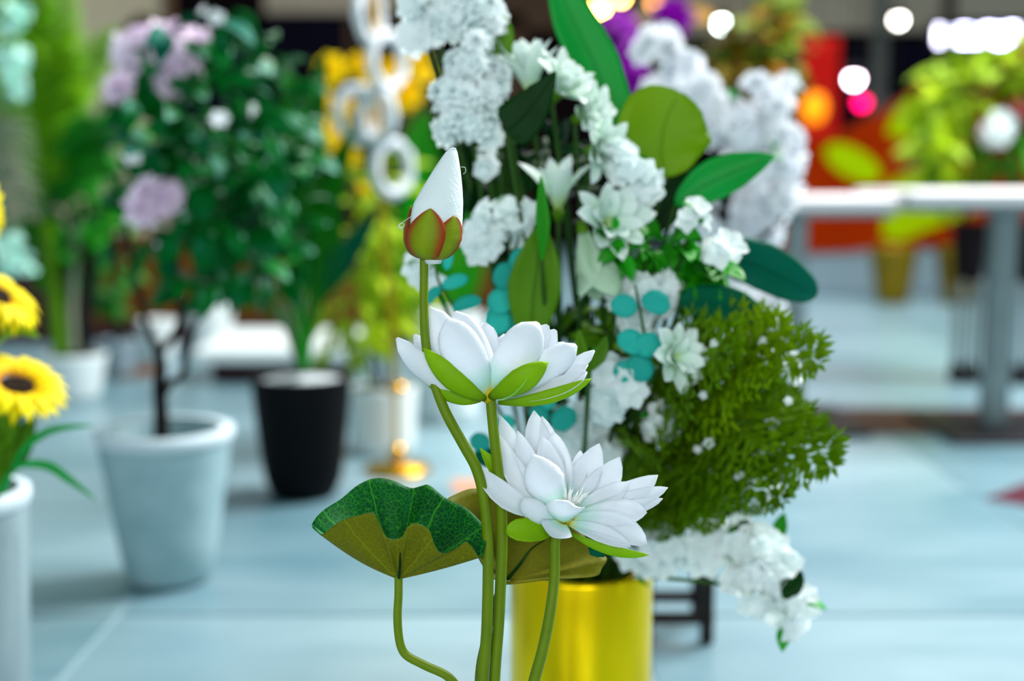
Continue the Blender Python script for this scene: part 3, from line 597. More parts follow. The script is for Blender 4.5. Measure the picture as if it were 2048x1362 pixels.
part('leaf_curl', blade([px(x, y, z) for x, y, z in ((1176, 1092, -92), (1186, 1100, -88), (1198, 1106, -84), (1210, 1114, -82))], 24 * S(FOCUS), -AF, 'leaf', .4, 4, thick=.0006), m_tdark, L2)
stem_px(L2, [(1010, 1160, -60), (996, 1190, -50), (984, 1225, -36), (970, 1285, -26), (958, 1362, -22), (960, 1520, -16)], [7, 8, 8.5, 9, 9, 9], root(.012, .03))

# ================================================================== shared leaf and flower meshes
LM = {k: leaf_mesh(*a) for k, a in dict(ovate=(.55, .12, .25), slim=(.28, .16, .25), oval=(.5, .1, .2, 'round'), disc=(.88, .06, .12, 'round', 8, 4), long=(.2, .22, .4, 'blade', 12, 4), paddle=(.3, .18, .35, 'leaf', 12, 4)).items()}
def lmesh(kind, m):
    key = (kind, m.name)
    if key not in LM: LM[key] = LM[kind].copy(); LM[key].materials.append(m)
    return LM[key]
FM = {'five': [floret_mesh(5, 1, .8, .85), floret_mesh(5, 1, .72, .7), floret_mesh(6, 1, .7, .9)],
      'full': [floret_mesh(7, 1, .62, .95, 2), floret_mesh(8, 1, .55, .9, 3)],
      'ruffled': [floret_mesh(9, 1, .6, 1.0, 3), floret_mesh(8, 1, .66, .95, 4)]}
def fmesh(kind, i, m):
    key = (kind, i % len(FM[kind]), m.name)
    if key not in FM: FM[key] = FM[kind][i % len(FM[kind])].copy(); FM[key].materials.append(m)
    return FM[key]
def in_blob(b):                               # blob: (x, y, rx, ry, Y, depth) in pixels and metres
    while True:
        v = V((RU(-1, 1), RU(-1, 1), RU(-1, 1)))
        if v.length < 1: break
    x, y, rx, ry, Y, dp = b
    return at(x + v.x * rx, y + v.z * ry, Y + v.y * dp), V((v.x, v.y * .6 - .35, -v.z))
def leaves(parent, blobs, n, kind, m, size, name='leaf', droop=.3, up=(0, -.3, 1)):
    tot = sum(b[2] * b[3] for b in blobs)
    for b in blobs:
        for k in range(max(1, round(n * b[2] * b[3] / tot))):
            p, o = in_blob(b); d = (o + rdir() * .9 + V((0, 0, -droop))).normalized()
            part(name, lmesh(kind, m), None, parent, orient(p, d, V(up) + rdir() * .8, RU(*size)))
def florets(parent, blobs, n, kind, m, size, name='floret', out=1.0):
    tot = sum(b[2] * b[3] for b in blobs); i = 0
    for b in blobs:
        for k in range(max(1, round(n * b[2] * b[3] / tot))):
            p, o = in_blob(b); i += 1
            part(name, fmesh(kind, i, m), None, parent, facing(p, o * out + V((0, -.5, .25)) + rdir() * .45, RU(*size)))
def branch(parent, pts, R, m=None, name='branch', n=8): return part(name, tube([at(*p) for p in pts], R, n), m or m_bark, parent)

# ================================================================== BACKGROUND PLANTS, left
# --- little tree in the grey concrete pot
T1, p1, h1 = pot_thing('potted_tree', 'dark leaved little tree with lilac blossoms in a pale grey concrete pot', 340, 1158, 858, 270, 178, m_concrete, m_soil, .02, None, .76, 'tree', rim=m_rimc, foot=.028)
Y1 = p1.y
branch(T1, [(324, 905, Y1), (322, 820, Y1), (318, 772, Y1), (322, 736, Y1), (316, 700, Y1 + .02)], [.017, .014, .013, .012, .011], name='trunk')
branch(T1, [(318, 705, Y1 + .02), (298, 660, Y1), (282, 600, Y1 - .02), (262, 520, Y1), (250, 420, Y1)], [.009, .007, .006, .005, .004])
branch(T1, [(318, 705, Y1 + .02), (340, 680, Y1), (362, 640, Y1), (356, 560, Y1 + .05), (350, 470, Y1 + .05), (380, 330, Y1)], [.009, .008, .009, .009, .007, .004])
branch(T1, [(326, 790, Y1), (342, 764, Y1 - .02), (366, 750, Y1 - .04), (374, 706, Y1 - .04), (392, 650, Y1 - .02), (412, 600, Y1), (450, 500, Y1)], [.009, .008, .008, .007, .004, .003, .003])
branch(T1, [(312, 486, Y1), (330, 510, Y1 - .03), (352, 540, Y1 - .04)], [.004, .005, .003], m_pink, name='drooping_twig')
B1 = [(470, 300, 130, 210, Y1, .2), (330, 250, 110, 130, Y1 + .05, .2), (380, 440, 130, 110, Y1, .2), (520, 420, 90, 130, Y1 + .1, .2), (420, 560, 70, 40, Y1 - .02, .1), (500, 540, 80, 60, Y1 + .05, .1), (560, 260, 60, 140, Y1 + .15, .15), (500, 110, 80, 60, Y1 + .1, .1)]
leaves(T1, B1, 296, 'ovate', m_dleaf, (.055, .1))
florets(T1, [(290, 90, 46, 24, Y1 + .1, .05), (350, 130, 30, 44, Y1 + .05, .05), (255, 108, 26, 22, Y1 + .1, .04), (370, 80, 30, 20, Y1 + .1, .04), (335, 388, 40, 20, Y1 - .12, .03), (275, 420, 14, 26, Y1 - .1, .03), (245, 182, 16, 14, Y1, .03)], 34, 'full', m_pink, (.028, .042), 'blossom')
leaves(T1, [(425, 300, 30, 12, Y1 - .25, .03), (515, 290, 20, 12, Y1 - .25, .03), (430, 45, 24, 16, Y1 - .1, .03), (330, 60, 20, 20, Y1 - .1, .03), (300, 300, 30, 20, Y1 - .25, .03), (360, 555, 20, 14, Y1 - .15, .03)], 12, 'ovate', m_tdark, (.06, .09))
florets(T1, [(520, 220, 8, 8, Y1 - .15, .02), (441, 244, 8, 8, Y1 - .2, .02), (262, 314, 8, 6, Y1 - .2, .02), (425, 30, 16, 8, Y1, .02)], 5, 'five', m_blos, (.016, .02), 'blossom')

# --- palm at the far left
T2, p2, h2 = pot_thing('potted_palm', 'tall yellow-green palm in a squat white pot at the far left', 152, 796, 708, 128, 96, m_white, m_soil, .014, None, .92, 'palm')
Y2 = p2.y
branch(T2, [(122, 712, Y2), (112, 620, Y2), (98, 500, Y2), (84, 380, Y2), (76, 300, Y2)], [.03, .028, .026, .024, .018], m_oleaf, 'trunk')
branch(T2, [(148, 712, Y2), (144, 620, Y2), (150, 520, Y2), (160, 440, Y2)], [.014, .013, .012, .01], m_plume, 'cane')
branch(T2, [(170, 714, Y2 + .05), (172, 640, Y2 + .05), (186, 540, Y2 + .05), (180, 400, Y2 + .05)], [.026, .024, .024, .016], m_bark, 'trunk')
def frond(parent, pts, ll, m, n=22, name='frond', w=.5):
    C = crom([at(*p) for p in pts], n * 2); out = []; lf = leaf_mesh(.16, .12, .3, 'blade', 5, 2, thick=.01)
    for i in range(2, n * 2 + 1):
        t = (C[min(i + 1, n * 2)] - C[i - 1]).normalized(); u = i / (n * 2); L = ll * (.35 + .65 * math.sin(math.pi * min(1, u * .85 + .15)))
        side = t.cross(V((0, 1, .15))).normalized()
        for s in (-1, 1): out.append((lf, orient(C[i], side * s + t * .75 + V((0, RU(-.25, .25), RU(-.1, .1))), V((0, -1, .3)), L)))
    f = part(name, tube(C[::2], [.007, .002], 6, n), m, parent)
    part('leaflets', merge(out), m, f, kind='stuff'); return f
frond(T2, [(80, 380, Y2), (78, 220, Y2 - .05), (70, 90, Y2 - .1), (60, -40, Y2 - .1)], .17, m_palm)
frond(T2, [(80, 390, Y2), (100, 250, Y2), (112, 120, Y2 - .1), (120, -30, Y2 - .1)], .15, m_palm)
frond(T2, [(78, 330, Y2), (40, 200, Y2), (10, 90, Y2), (-30, 0, Y2)], .2, m_palm)
frond(T2, [(84, 360, Y2), (120, 260, Y2), (170, 140, Y2), (235, 70, Y2)], .1, m_palm)
frond(T2, [(90, 420, Y2), (140, 330, Y2), (190, 290, Y2 - .1), (215, 300, Y2 - .2)], .15, m_mleaf)
T2b, p2b, h2b = pot_thing('feather_plant', 'pale feathery drooping plant at the left frame edge behind the sunflowers', -70, 880, 760, 150, 110, m_white, m_soil, .014, None, .92, 'plant')
for pts in ([(-60, 770), (-40, 400), (-10, 250), (30, 290), (62, 420)], [(-60, 770), (-50, 480), (-20, 330), (16, 350), (44, 430)], [(-60, 770), (-70, 500), (-40, 420), (0, 430), (24, 500)]):
    frond(T2b, [(x, y, p2b.y) for x, y in pts], .1, m_plume, 12)
florets(T2b, [(20, 30, 30, 30, p2b.y, .1), (18, 110, 34, 40, p2b.y, .1), (30, 170, 30, 30, p2b.y, .1), (24, 500, 40, 40, p2b.y, .1), (40, 540, 30, 24, p2b.y, .1)], 46, 'five', m_mint, (.022, .036), 'blossom')
for x, y in ((20, 40), (20, 120), (28, 180), (30, 520)): branch(T2b, [(-58, 770, p2b.y), (-40, 500, p2b.y), (x, y, p2b.y)], [.004, .003, .002], m_stem2, 'stalk')

# --- mid green shrub standing between palm and little tree
T3, p3, h3 = pot_thing('potted_shrub', 'mid green leafy shrub on dark trunks between the palm and the little tree', 236, 752, 680, 80, 62, m_greyp, m_soil, .014, None, .92, 'shrub')
branch(T3, [(236, 684, p3.y), (238, 600, p3.y), (232, 520, p3.y), (210, 420, p3.y)], [.02, .018, .016, .01], name='trunk')
branch(T3, [(232, 520, p3.y), (250, 440, p3.y), (240, 330, p3.y)], [.012, .01, .006])
leaves(T3, [(180, 330, 80, 120, p3.y - .2, .3), (180, 490, 70, 100, p3.y - .2, .3), (100, 440, 80, 130, p3.y - .3, .2), (260, 230, 60, 80, p3.y, .2), (220, 560, 40, 40, p3.y - .1, .2)], 160, 'ovate', m_mleaf, (.09, .15))
leaves(T3, [(170, 260, 30, 40, p3.y - .45, .1), (210, 420, 40, 60, p3.y - .4, .1), (140, 500, 40, 50, p3.y - .4, .1)], 26, 'ovate', m_bleaf, (.08, .13))
leaves(T3, [(140, 215, 30, 12, p3.y - .5, .05), (135, 290, 30, 16, p3.y - .5, .05), (205, 480, 24, 20, p3.y - .5, .05), (125, 380, 14, 12, p3.y - .5, .05)], 10, 'ovate', m_tdark, (.07, .11))

# --- broad leaved plant in the black pot
T4, p4, h4 = pot_thing('potted_bird_of_paradise', 'broad bladed green plant in a tapered black pot topped with white gravel', 608, 990, 752, 202, 128, m_black, m_gravel, .012, None, .95, 'plant', belly=1)
Y4 = p4.y
def paddle(parent, pts, w_px, Y, m, split=.35, name='leaf', pm=None):
    """Leaf on a stalk: the first part of the path is the stalk, the rest the blade."""
    P = crom([at(*(p if len(p) == 3 else (p[0], p[1], Y))) for p in pts], 24); k = int(24 * split)
    st = part('leaf_stalk', tube(P[:k + 2], [.008 * Y / 3, .005 * Y / 3], 6, k + 1), pm or m, parent)
    t = (P[-1] - P[k]).normalized(); part(name, blade(P[k:], w_px * S(Y), (RU(-.3, .3), -1, .35), 'leaf', .25, 6, .01, thick=.0012 * Y / 3), m, parent)
for pts, w_, m in [([(612, 740), (625, 660), (660, 570), (700, 500), (756, 428)], 52, m_tdark), ([(612, 740), (618, 640), (640, 480), (672, 360), (706, 250)], 60, m_mleaf), ([(608, 740), (606, 620), (606, 430), (600, 260), (560, 110)], 66, m_mleaf),
                   ([(604, 740), (592, 640), (560, 480), (536, 330), (470, 200)], 60, m_dleaf), ([(606, 740), (600, 640), (588, 460), (620, 260), (650, 110)], 70, m_mleaf), ([(602, 740), (584, 660), (540, 570), (500, 500), (450, 450)], 50, m_dleaf),
                   ([(602, 740), (580, 670), (540, 620), (510, 600), (470, 620)], 34, m_mleaf), ([(610, 740), (614, 660), (620, 560), (610, 440), (570, 330)], 54, m_dleaf), ([(610, 740), (622, 670), (640, 600), (668, 480), (664, 330)], 44, m_mleaf),
                   ([(606, 740), (598, 600), (570, 400), (520, 200), (500, 30)], 60, m_dleaf), ([(606, 740), (600, 600), (560, 420), (500, 300), (430, 270)], 50, m_mleaf)]:
    paddle(T4, pts, w_, Y4 + RU(-.12, .12), m, .42, pm=m_mleaf)
for dx in (-26, -12, 10): branch(T4, [(606 + dx * .3, 740, Y4), (600 + dx, 660, Y4 - .02), (592 + dx * 1.8, 590, Y4 - .04)], [.007, .006, .004], m_plume, 'cut_stalk')

# --- lime shrub in the white pot, yellow orchids behind it
T5, p5, h5 = pot_thing('potted_shrub', 'lime green bushy shrub in a straight white pot beside the brass stand', 766, 902, 772, 142, 128, m_white, m_soil, .014, None, .93, 'shrub')
for x in (740, 760, 790): branch(T5, [(766 + (x - 766) * .5, 778, p5.y), (x, 700, p5.y), (x + RU(-20, 20), 580, p5.y)], [.008, .007, .004])
leaves(T5, [(720, 600, 80, 90, p5.y + .05, .2), (770, 520, 70, 70, p5.y + .1, .2), (740, 390, 60, 60, p5.y + .2, .2), (690, 660, 60, 40, p5.y, .15), (820, 590, 40, 70, p5.y + .1, .15), (720, 470, 60, 60, p5.y + .1, .2)], 150, 'slim', m_lleaf, (.09, .15))
T6, p6, h6 = pot_thing('potted_orchid', 'yellow flowering orchid with bright green leaves behind the white rings', 860, 812, 700, 90, 76, m_white, m_soil, .012, None, .92, 'plant')
YL = [(662, 140, 34), (668, 262, 36), (648, 205, 26), (716, 130, 26), (742, 168, 22), (800, 170, 34), (832, 118, 26), (736, 246, 26), (816, 196, 34), (848, 150, 20), (700, 316, 24), (738, 372, 26), (672, 300, 20), (640, 270, 20), (780, 140, 24), (690, 210, 20)]
for i, (x, y, r) in enumerate(YL):
    Yb = p6.y + RU(-.15, .2); q = at(x, y, Yb)
    branch(T6, [(860 + RU(-15, 15), 712, p6.y), (850 + (x - 850) * .4, 450, p6.y), (x + 12, y + 40, Yb), (x, y, Yb + .01)], [.005, .004, .003, .002], m_stem2, 'flower_stalk')
    part('blossom', fmesh('ruffled', i, m_yel), None, T6, facing(q, V((RU(-.5, .5), -1, RU(-.1, .5))), r * S(Yb) * 1.0))
for pts, w_ in [([(858, 712), (850, 560), (850, 420), (862, 300)], 90), ([(858, 712), (868, 560), (880, 440), (890, 350)], 80), ([(858, 712), (830, 600), (810, 480), (830, 360)], 70), ([(862, 712), (880, 620), (900, 540), (880, 420)], 70), ([(862, 712), (900, 640), (930, 520), (950, 420)], 80), ([(862, 712), (860, 560), (840, 330), (850, 220)], 80)]:
    paddle(T6, pts, w_, p6.y - .05, m_bleaf, .3)
# --- brass stand with white rings
ps = on_floor(795, 942); Y7 = ps.y; T7 = thing('ring_stand', 'slim brass pole stand strung with rough white rings', 'stand', ps)
part('base_disc', lathe([(0, .03), (.012, .028), (.02, .02), (.085, .016), (.093, .008), (.09, 0), (0, 0)], 36), m_brass, T7, Matrix.Translation(ps))
part('finial', lathe([(0, .075), (.016, .07), (.024, .055), (.018, .036), (.01, .028)], 20), m_brass, T7, Matrix.Translation(ps))
branch(T7, [(794, 936, Y7), (792, 780, Y7), (784, 620, Y7), (768, 480, Y7), (762, 300, Y7), (756, 150, Y7), (748, -40, Y7)], .0075, m_brass, 'pole')
part('collar', lathe([(.008, -.012), (.026, -.01), (.03, 0), (.026, .01), (.008, .012)], 20), m_brass, T7, Matrix.Translation(at(793, 776, Y7)))
def ring_mesh(R, r, n=40, k=10):
    vs, fs = [], []
    for i in range(n):
        a = 6.2832 * i / n
        for j in range(k): b = 6.2832 * j / k; rr = r * (1 + .16 * math.sin(7 * a + 3 * b) + RU(-.08, .08)); vs.append(((R + rr * math.cos(b)) * math.cos(a), rr * math.sin(b), (R + rr * math.cos(b)) * math.sin(a)))
    for i in range(n):
        for j in range(k): fs.append((i * k + j, i * k + (j + 1) % k, ((i + 1) % n) * k + (j + 1) % k, ((i + 1) % n) * k + j))
    return mesh('ring', vs, fs)
rg = ring_mesh(.064, .0145); rg.materials.append(m_ringw)
for x, y, yaw, dy in ((738, 26, 1.25, 0), (775, 122, 1.0, -.03), (716, 228, .7, .02), (752, 232, -.8, -.03), (785, 336, .92, -.02)):
    part('ring', rg, None, T7, Matrix.Translation(at(x, y, Y7 + dy)) @ Matrix.Rotation(yaw, 4, 'Z') @ Matrix.Scale(1.03, 4))

# --- sunflowers at the left edge
T8, p8, h8 = pot_thing('potted_sunflowers', 'yellow sunflowers in a tall pale grooved pot at the left frame edge', -62, 1500, 984, 288, 250, m_grooved, m_soil, .012, None, .93, 'plant', rim=m_rimc)
Y8 = p8.y
def sunflower(x, y, r_px, Y, axis, seed):
    q = at(x, y, Y); R = r_px * S(Y); M = facing(q, axis, 1.0, .3); ax = V(axis).normalized()
    h = part('flower_head', lathe([(0, .001), (R * .2, .003), (R * .32, .003), (R * .36, -.004), (R * .28, -.012), (0, -.016)], 28), m_disc, T8, M)
    pm = lmesh('slim', m_sun)
    for ring, (n, L, el) in enumerate(((20, .8, -.05), (20, .74, .1), (16, .5, .3))):
        for k in range(n):
            a = 6.2832 * (k + .5 * ring) / n + RU(-.06, .06); d = V((math.cos(a), math.sin(a), el + RU(-.1, .1)))
            w_ = M.to_3x3() @ d; part('petal', pm, None, h, orient(q + (M.to_3x3() @ V((math.cos(a), math.sin(a), 0))) * R * .31, w_, ax, (R * L * 1.3, R * L, R * L)))
    return q
for x, y, r, Y, ax in ((-14, 590, 98, Y8 - .02, (.3, -.3, 1)), (32, 770, 100, Y8 - .06, (.15, -.27, 1)), (-62, 420, 80, Y8 + .06, (.3, -.6, .6))):
    q = sunflower(x, y, r, Y, ax, 1)
    part('flower_stem', tube([q - V(ax).normalized() * .012, q + V((-.02, .02, -.08)), at(-40, 900, Y8), at(-40, 985, Y8)], .006, 8), m_oleaf, T8)
for pts, w_, m in [([(10, 975), (-6, 900), (20, 850), (60, 800)], 60, m_oleaf), ([(0, 975), (30, 920), (50, 870), (70, 830)], 50, m_oleaf), ([(0, 980), (14, 900), (8, 850), (4, 810)], 56, m_oleaf), ([(-10, 690), (20, 664), (50, 660), (80, 676)], 26, m_lleaf), ([(0, 980), (-20, 900), (-40, 800)], 60, m_oleaf)]:
    paddle(T8, pts, w_, Y8 - .03, m, .15)
for pts, w_ in [([(6, 985), (40, 910), (100, 862), (190, 850)], 18), ([(0, 985), (30, 936), (90, 930), (140, 960), (192, 1000)], 20)]:
    paddle(T8, pts, w_, Y8 - .04, m_emer, .2)

# ================================================================== BACKGROUND PLANTS, right
pst = on_floor(1378, 1286); Y9 = pst.y + .06
ST = thing('plant_stand', 'low dark timber stand under the white blossom tree', 'stand', pst)
for sx in (-.075, .03):
    for sy in (0, .11): part('leg', box(.022, .022, .13, .003), m_darkleg, ST, Matrix.Translation((pst.x + sx, pst.y + sy, 0)))
for sy in (0, .11): part('rail', box(.13, .016, .02, .003), m_darkleg, ST, Matrix.Translation((pst.x - .0225, pst.y + sy, .035)))
for sx in (-.075, .03): part('side_rail', box(.014, .12, .02, .003), m_darkleg, ST, Matrix.Translation((pst.x + sx, pst.y + .055, .11)))
bt = V((pst.x - .0225, pst.y + .055, .1305))
T9 = thing('blossom_tree', 'white blossom tree in a small white pot on the dark timber stand', 'tree', bt)
part('pot', lathe([(.001, 0), (.05, 0), (.056, .005), (.068, .1), (.07, .115), (.066, .116), (.06, .1)], 36), m_white, T9, Matrix.Translation(bt))
part('soil', lathe([(0, .104), (.06, .1)], 24), m_soil, T9, Matrix.Translation(bt))
YB = bt.y
part('trunk', tube([bt + V((0, 0, .1)), at(1390, 900, YB), at(1410, 700, YB), at(1440, 520, YB), at(1450, 400, YB)], [.012, .011, .01, .009, .008], 8), m_bark, T9)
for pts in ([(1448, 420), (1420, 260), (1340, 120), (1290, 84)], [(1450, 400), (1500, 320), (1580, 340)], [(1448, 420), (1500, 280), (1540, 200), (1570, 190)], [(1440, 520), (1520, 480), (1570, 430)], [(1420, 640), (1490, 620), (1540, 700), (1560, 760)], [(1440, 500), (1370, 420), (1330, 400)]):
    branch(T9, [(x, y, YB) for x, y in pts], [.007, .005, .003])
BL = [(1318, 92, 44, 26, YB, .06), (1370, 140, 46, 40, YB, .06), (1340, 180, 60, 30, YB, .06), (1415, 190, 36, 40, YB, .06), (1440, 250, 40, 50, YB, .08), (1500, 250, 46, 44, YB, .08), (1520, 175, 28, 18, YB, .05), (1575, 180, 26, 14, YB, .05), (1560, 210, 34, 18, YB, .05), (1560, 270, 36, 40, YB, .06), (1580, 330, 30, 26, YB, .06), (1500, 360, 70, 70, YB + .05, .08), (1580, 385, 26, 26, YB, .05), (1520, 450, 50, 50, YB + .05, .06), (1410, 470, 50, 40, YB, .06), (1500, 590, 60, 24, YB - .1, .05), (1540, 640, 24, 30, YB - .1, .05), (1350, 420, 50, 50, YB, .06)]
florets(T9, BL, 290, 'full', m_blos, (.018, .028), 'blossom')
leaves(T9, [(1480, 215, 24, 12, YB, .04), (1545, 310, 12, 10, YB - .06, .03), (1290, 240, 12, 12, YB, .03)], 8, 'ovate', m_emer, (.03, .045))
# purple orchid, rust and olive shrubs far behind
def far_plant(name, label, x, yb, yt, wt, wb, m_pot, kind, m_leaf, blobs, n, size, stalks, cat='plant', fm=None):
    t, p, h = pot_thing(name, label, x, yb, yt, wt, wb, m_pot, m_soil, .014, None, .93, cat); Y = p.y
    for q in stalks: branch(t, [(x, yt + 6, Y)] + [(a, b, Y) for a, b in q], [.01, .008, .005], m_stem2, 'stalk')
    bl = [(a, b, c, d, Y, .25) for a, b, c, d in blobs]
    if fm: florets(t, bl, n, fm, m_leaf, size, 'blossom')
    else: leaves(t, bl, n, kind, m_leaf, size)
    return t, Y
far_plant('potted_orchid', 'tall purple flowering plant behind the white blossom tree', 1262, 800, 700, 90, 70, m_white, None, m_purp, [(1236, 90, 28, 46), (1254, 150, 26, 60), (1262, 200, 14, 20), (1345, 38, 22, 16)], 44, (.05, .085), [[(1258, 400), (1245, 60)], [(1280, 300), (1340, 40)]], fm='full')
t, Y = far_plant('potted_shrub', 'olive and rust coloured shrub between the blossom tree and the red drape', 1490, 720, 620, 96, 74, m_olpot, 'ovate', m_rust, [(1500, 110, 66, 56), (1330, 50, 40, 24), (1460, 164, 80, 26)], 90, (.12, .2), [[(1490, 400), (1500, 60)], [(1480, 380), (1420, 90)], [(1490, 380), (1350, 30)]], 'shrub')
leaves(t, [(1530, 70, 50, 46, Y, .2), (1560, 130, 40, 40, Y, .2)], 44, 'ovate', m_olive2, (.11, .18))
def footed(label, x, y, blobs, extra):
    f = on_floor(x, y); t = thing('footed_planter', label, 'planter', f); s = S(f.y)
    part('pot', lathe([(.001, .395), (.05, .395), (.055, .41), (.07, .62), (.066, .624), (.06, .6)], 28), m_fabric, t, Matrix.Translation(f))
    part('soil', lathe([(0, .605), (.061, .6)], 20), m_soil, t, Matrix.Translation(f))
    for k in range(4):
        a = .785 + k * 1.571; d = V((math.cos(a), math.sin(a), 0))
        part('leg', tube([f + d * .043 + V((0, 0, .05)), f + d * .046 + V((0, 0, .41))], .009, 8), m_steel, t)
        part('foot', lathe([(0, 0), (.02, 0), (.022, .02), (.012, .08)], 12), m_darkleg, t, Matrix.Translation(f + d * .042))
    for a, b, c, d, m, kd, sz, n in blobs:
        leaves(t, [(a, b, c, d, f.y, .15)], n, kd, m, sz); branch(t, [(x, 440, f.y), ((x + a) / 2, (440 + b) / 2 - 20, f.y), (a, b, f.y)], [.008, .006, .004], m_stem2, 'stalk')
    for a, b in extra:
        part('blossom', fmesh('ruffled', 0, m_flow), None, t, facing(at(a, b, f.y - .2), V((-.2, -1, .4)), .06)); branch(t, [(x, 440, f.y), (a + 4, b + 20, f.y - .1), (a, b, f.y - .19)], [.005, .003], m_stem2, 'stalk')
footed('dark footed planter with a lime plant, left of the thick steel post', 1927, 764, [(1880, 260, 50, 90, m_lleaf, 'slim', (.12, .22), 44), (1950, 170, 50, 50, m_lleaf, 'slim', (.12, .22), 30), (1905, 330, 70, 40, m_bleaf, 'slim', (.1, .18), 24), (2000, 130, 40, 40, m_lleaf, 'slim', (.12, .2), 24)], [])
footed('dark footed planter with red and lime foliage at the right frame edge', 2040, 768, [(2010, 210, 34, 60, m_redleaf, 'slim', (.12, .2), 40), (2030, 130, 40, 40, m_lleaf, 'slim', (.12, .2), 24), (2040, 300, 40, 40, m_bleaf, 'ovate', (.08, .14), 24), (1975, 300, 30, 40, m_oleaf, 'slim', (.1, .16), 16)], [(1992, 268), (2002, 250)])

# ================================================================== BOUQUET in the gold pot
YG = 1.47
gp = at(1163, 1122, YG); gh = gp.z; gr = 147 * S(YG); g0 = V((gp.x, YG, 0))
GP = thing('gold_pot', 'shiny gold cylinder pot below the white flower arrangement', 'pot', g0)
part('pot', lathe([(.001, 0), (gr * .97, 0), (gr, .004), (gr, gh * .3), (gr, gh * .6), (gr, gh - .006), (gr - .002, gh), (gr - .006, gh), (gr - .007, gh - .05)], 64), m_gold, GP, Matrix.Translation(g0))
part('foam', lathe([(0, gh - .036), (gr * .6, gh - .037), (gr - .0065, gh - .042)], 32), m_soil, GP, Matrix.Translation(g0))
def mouth(): a, r = RU(0, 6.28), RU(0, .7) * gr; return g0 + V((math.cos(a) * r, math.sin(a) * r, gh - .045))
def stalk(t, rt, end, r=.0028, bow=None, m=None, name='stem'):
    mid = rt.lerp(end, .5) + (bow or V((RU(-.01, .01), RU(-.01, .01), .02)))
    return part(name, tube([rt, rt.lerp(mid, .5) + V((0, 0, .012)), mid, mid.lerp(end, .6), end], [r, r * .7], 7, 14), m or m_stem2, t)
def cluster(name, label, blobs, n, kind, m, size, cat='flower', group=None, leafs=0, rt=None, fname='floret', chain=False):
    rt = rt or mouth(); t = thing(name, label, cat, rt, group)
    prev = rt
    for b in blobs:
        q = at(b[0], b[1], b[4] + .005); stalk(t, prev, q)
        if chain: prev = q
    florets(t, blobs, n, kind, m, size, fname)
    if leafs: leaves(t, [(b[0], b[1], b[2] * .9, b[3] * .9, b[4] + .01, .02) for b in blobs], leafs, 'ovate', m_bleaf, (.018, .03))
    return t
# tall fluffy spikes
YS = 1.36
cluster('stock_spike', 'fluffy white flower spike above the lotus bud', [(940, 240, 68, 46, YS, .03), (932, 185, 58, 34, YS, .03), (938, 135, 40, 34, YS, .025), (985, 150, 22, 34, YS, .02), (960, 90, 26, 26, YS, .02)], 84, 'full', m_flow, (.013, .019), group='white flower spikes')
cluster('stock_spike', 'fluffy white flower spike crossing the top frame edge', [(955, 30, 44, 36, YS + .03, .03), (900, 50, 26, 20, YS + .03, .02), (985, 50, 16, 20, YS + .03, .02), (940, -20, 40, 30, YS + .03, .03)], 50, 'full', m_flow, (.013, .019), group='white flower spikes')
cluster('stock_spike', 'small loose white spray left of the top flower spike', [(848, 30, 32, 34, YS + .05, .02), (848, 76, 26, 14, YS + .05, .02), (855, 0, 30, 20, YS + .05, .02)], 24, 'five', m_flow, (.016, .024), group='white flower spikes')
cluster('blossom_sprig', 'single small white floret hanging right of the lotus bud tip', [(970, 318, 16, 22, YS + .02, .015)], 5, 'five', m_flow, (.012, .018))
# big many-petalled blooms
def bloom(name, label, x, y, Y, axis, L_px, W, whorls, n0, op, m=None, kind='petal', group=None, cat='flower'):
    q = at(x, y, Y); rt = mouth(); t = thing(name, label, cat, rt, group); ax = V(axis).normalized(); stalk(t, rt, q - ax * .008, .0035)
    part('calyx', lathe([(.001, -.012), (.004, -.01), (.007, 0), (.005, .004), (0, .005)], 14), m_oleaf, t, facing(q, ax, 1, 0)); L = L_px * S(Y)
    M3 = ax.to_track_quat('Z', 'Y').to_matrix(); pm = [blade(bez(V((0, 0, 0)), V((0, .5, b_)), V((0, 1, c_)), 8), W, (0, 0, 1), kind, .3, 6, .015, thick=.012) for b_, c_ in ((.12, -.05), (.2, .05), (.06, .1))]
    for wl in range(whorls):
        n = n0 - (wl % 2); e = op * (1 - wl / (whorls + .6))
        for k in range(n):
            a = 6.2832 * (k + .5 * wl) / n + RU(-.12, .12); ee = e + RU(-.1, .1); d = M3 @ V((math.cos(a) * math.sin(ee), math.sin(a) * math.sin(ee), math.cos(ee)))
            part('petal', pm[k % 3], m or m_bloom, t, orient(q, d, ax, L * RU(.86, 1.06) * (1 - .12 * wl)))
    return t
GB = 'large white blooms of the arrangement'
YM = 1.36
bloom('dahlia', 'upright white bloom with long narrow petals behind the dark leaf', 1062, 200, YM + .03, (-.12, -.25, 1), 132, .3, 3, 9, .55, group=GB)
bloom('dahlia', 'white bloom right of the upright one, petals spread to the upper right', 1112, 190, YM, (.55, -.5, .7), 96, .36, 3, 10, 1.0, group=GB)
bloom('dahlia', 'white bloom beside the middle of the tall green leaf', 1160, 235, YM, (.75, -.6, .3), 88, .4, 3, 10, 1.1, group=GB)
bloom('dahlia', 'white bloom just left of the round lime leaf', 1186, 300, YM - .02, (.7, -.7, .05), 84, .42, 3, 9, 1.1, group=GB)
bloom('lily', 'white lily with tall pointed petals at the centre of the arrangement', 1116, 425, YM, (-.05, -.35, 1), 124, .34, 1, 6, .5, group=GB)
bloom('lily', 'full white bloom with a pale yellow throat right of the centre lily', 1205, 452, YM - .04, (.35, -.8, .35), 104, .44, 2, 8, 1.05, group=GB)
bloom('lily', 'drooping pale green trumpet bloom above the eucalyptus', 1166, 462, YM - .05, (.3, -.25, -1), 156, .5, 1, 6, .42, m_pale, group=GB)
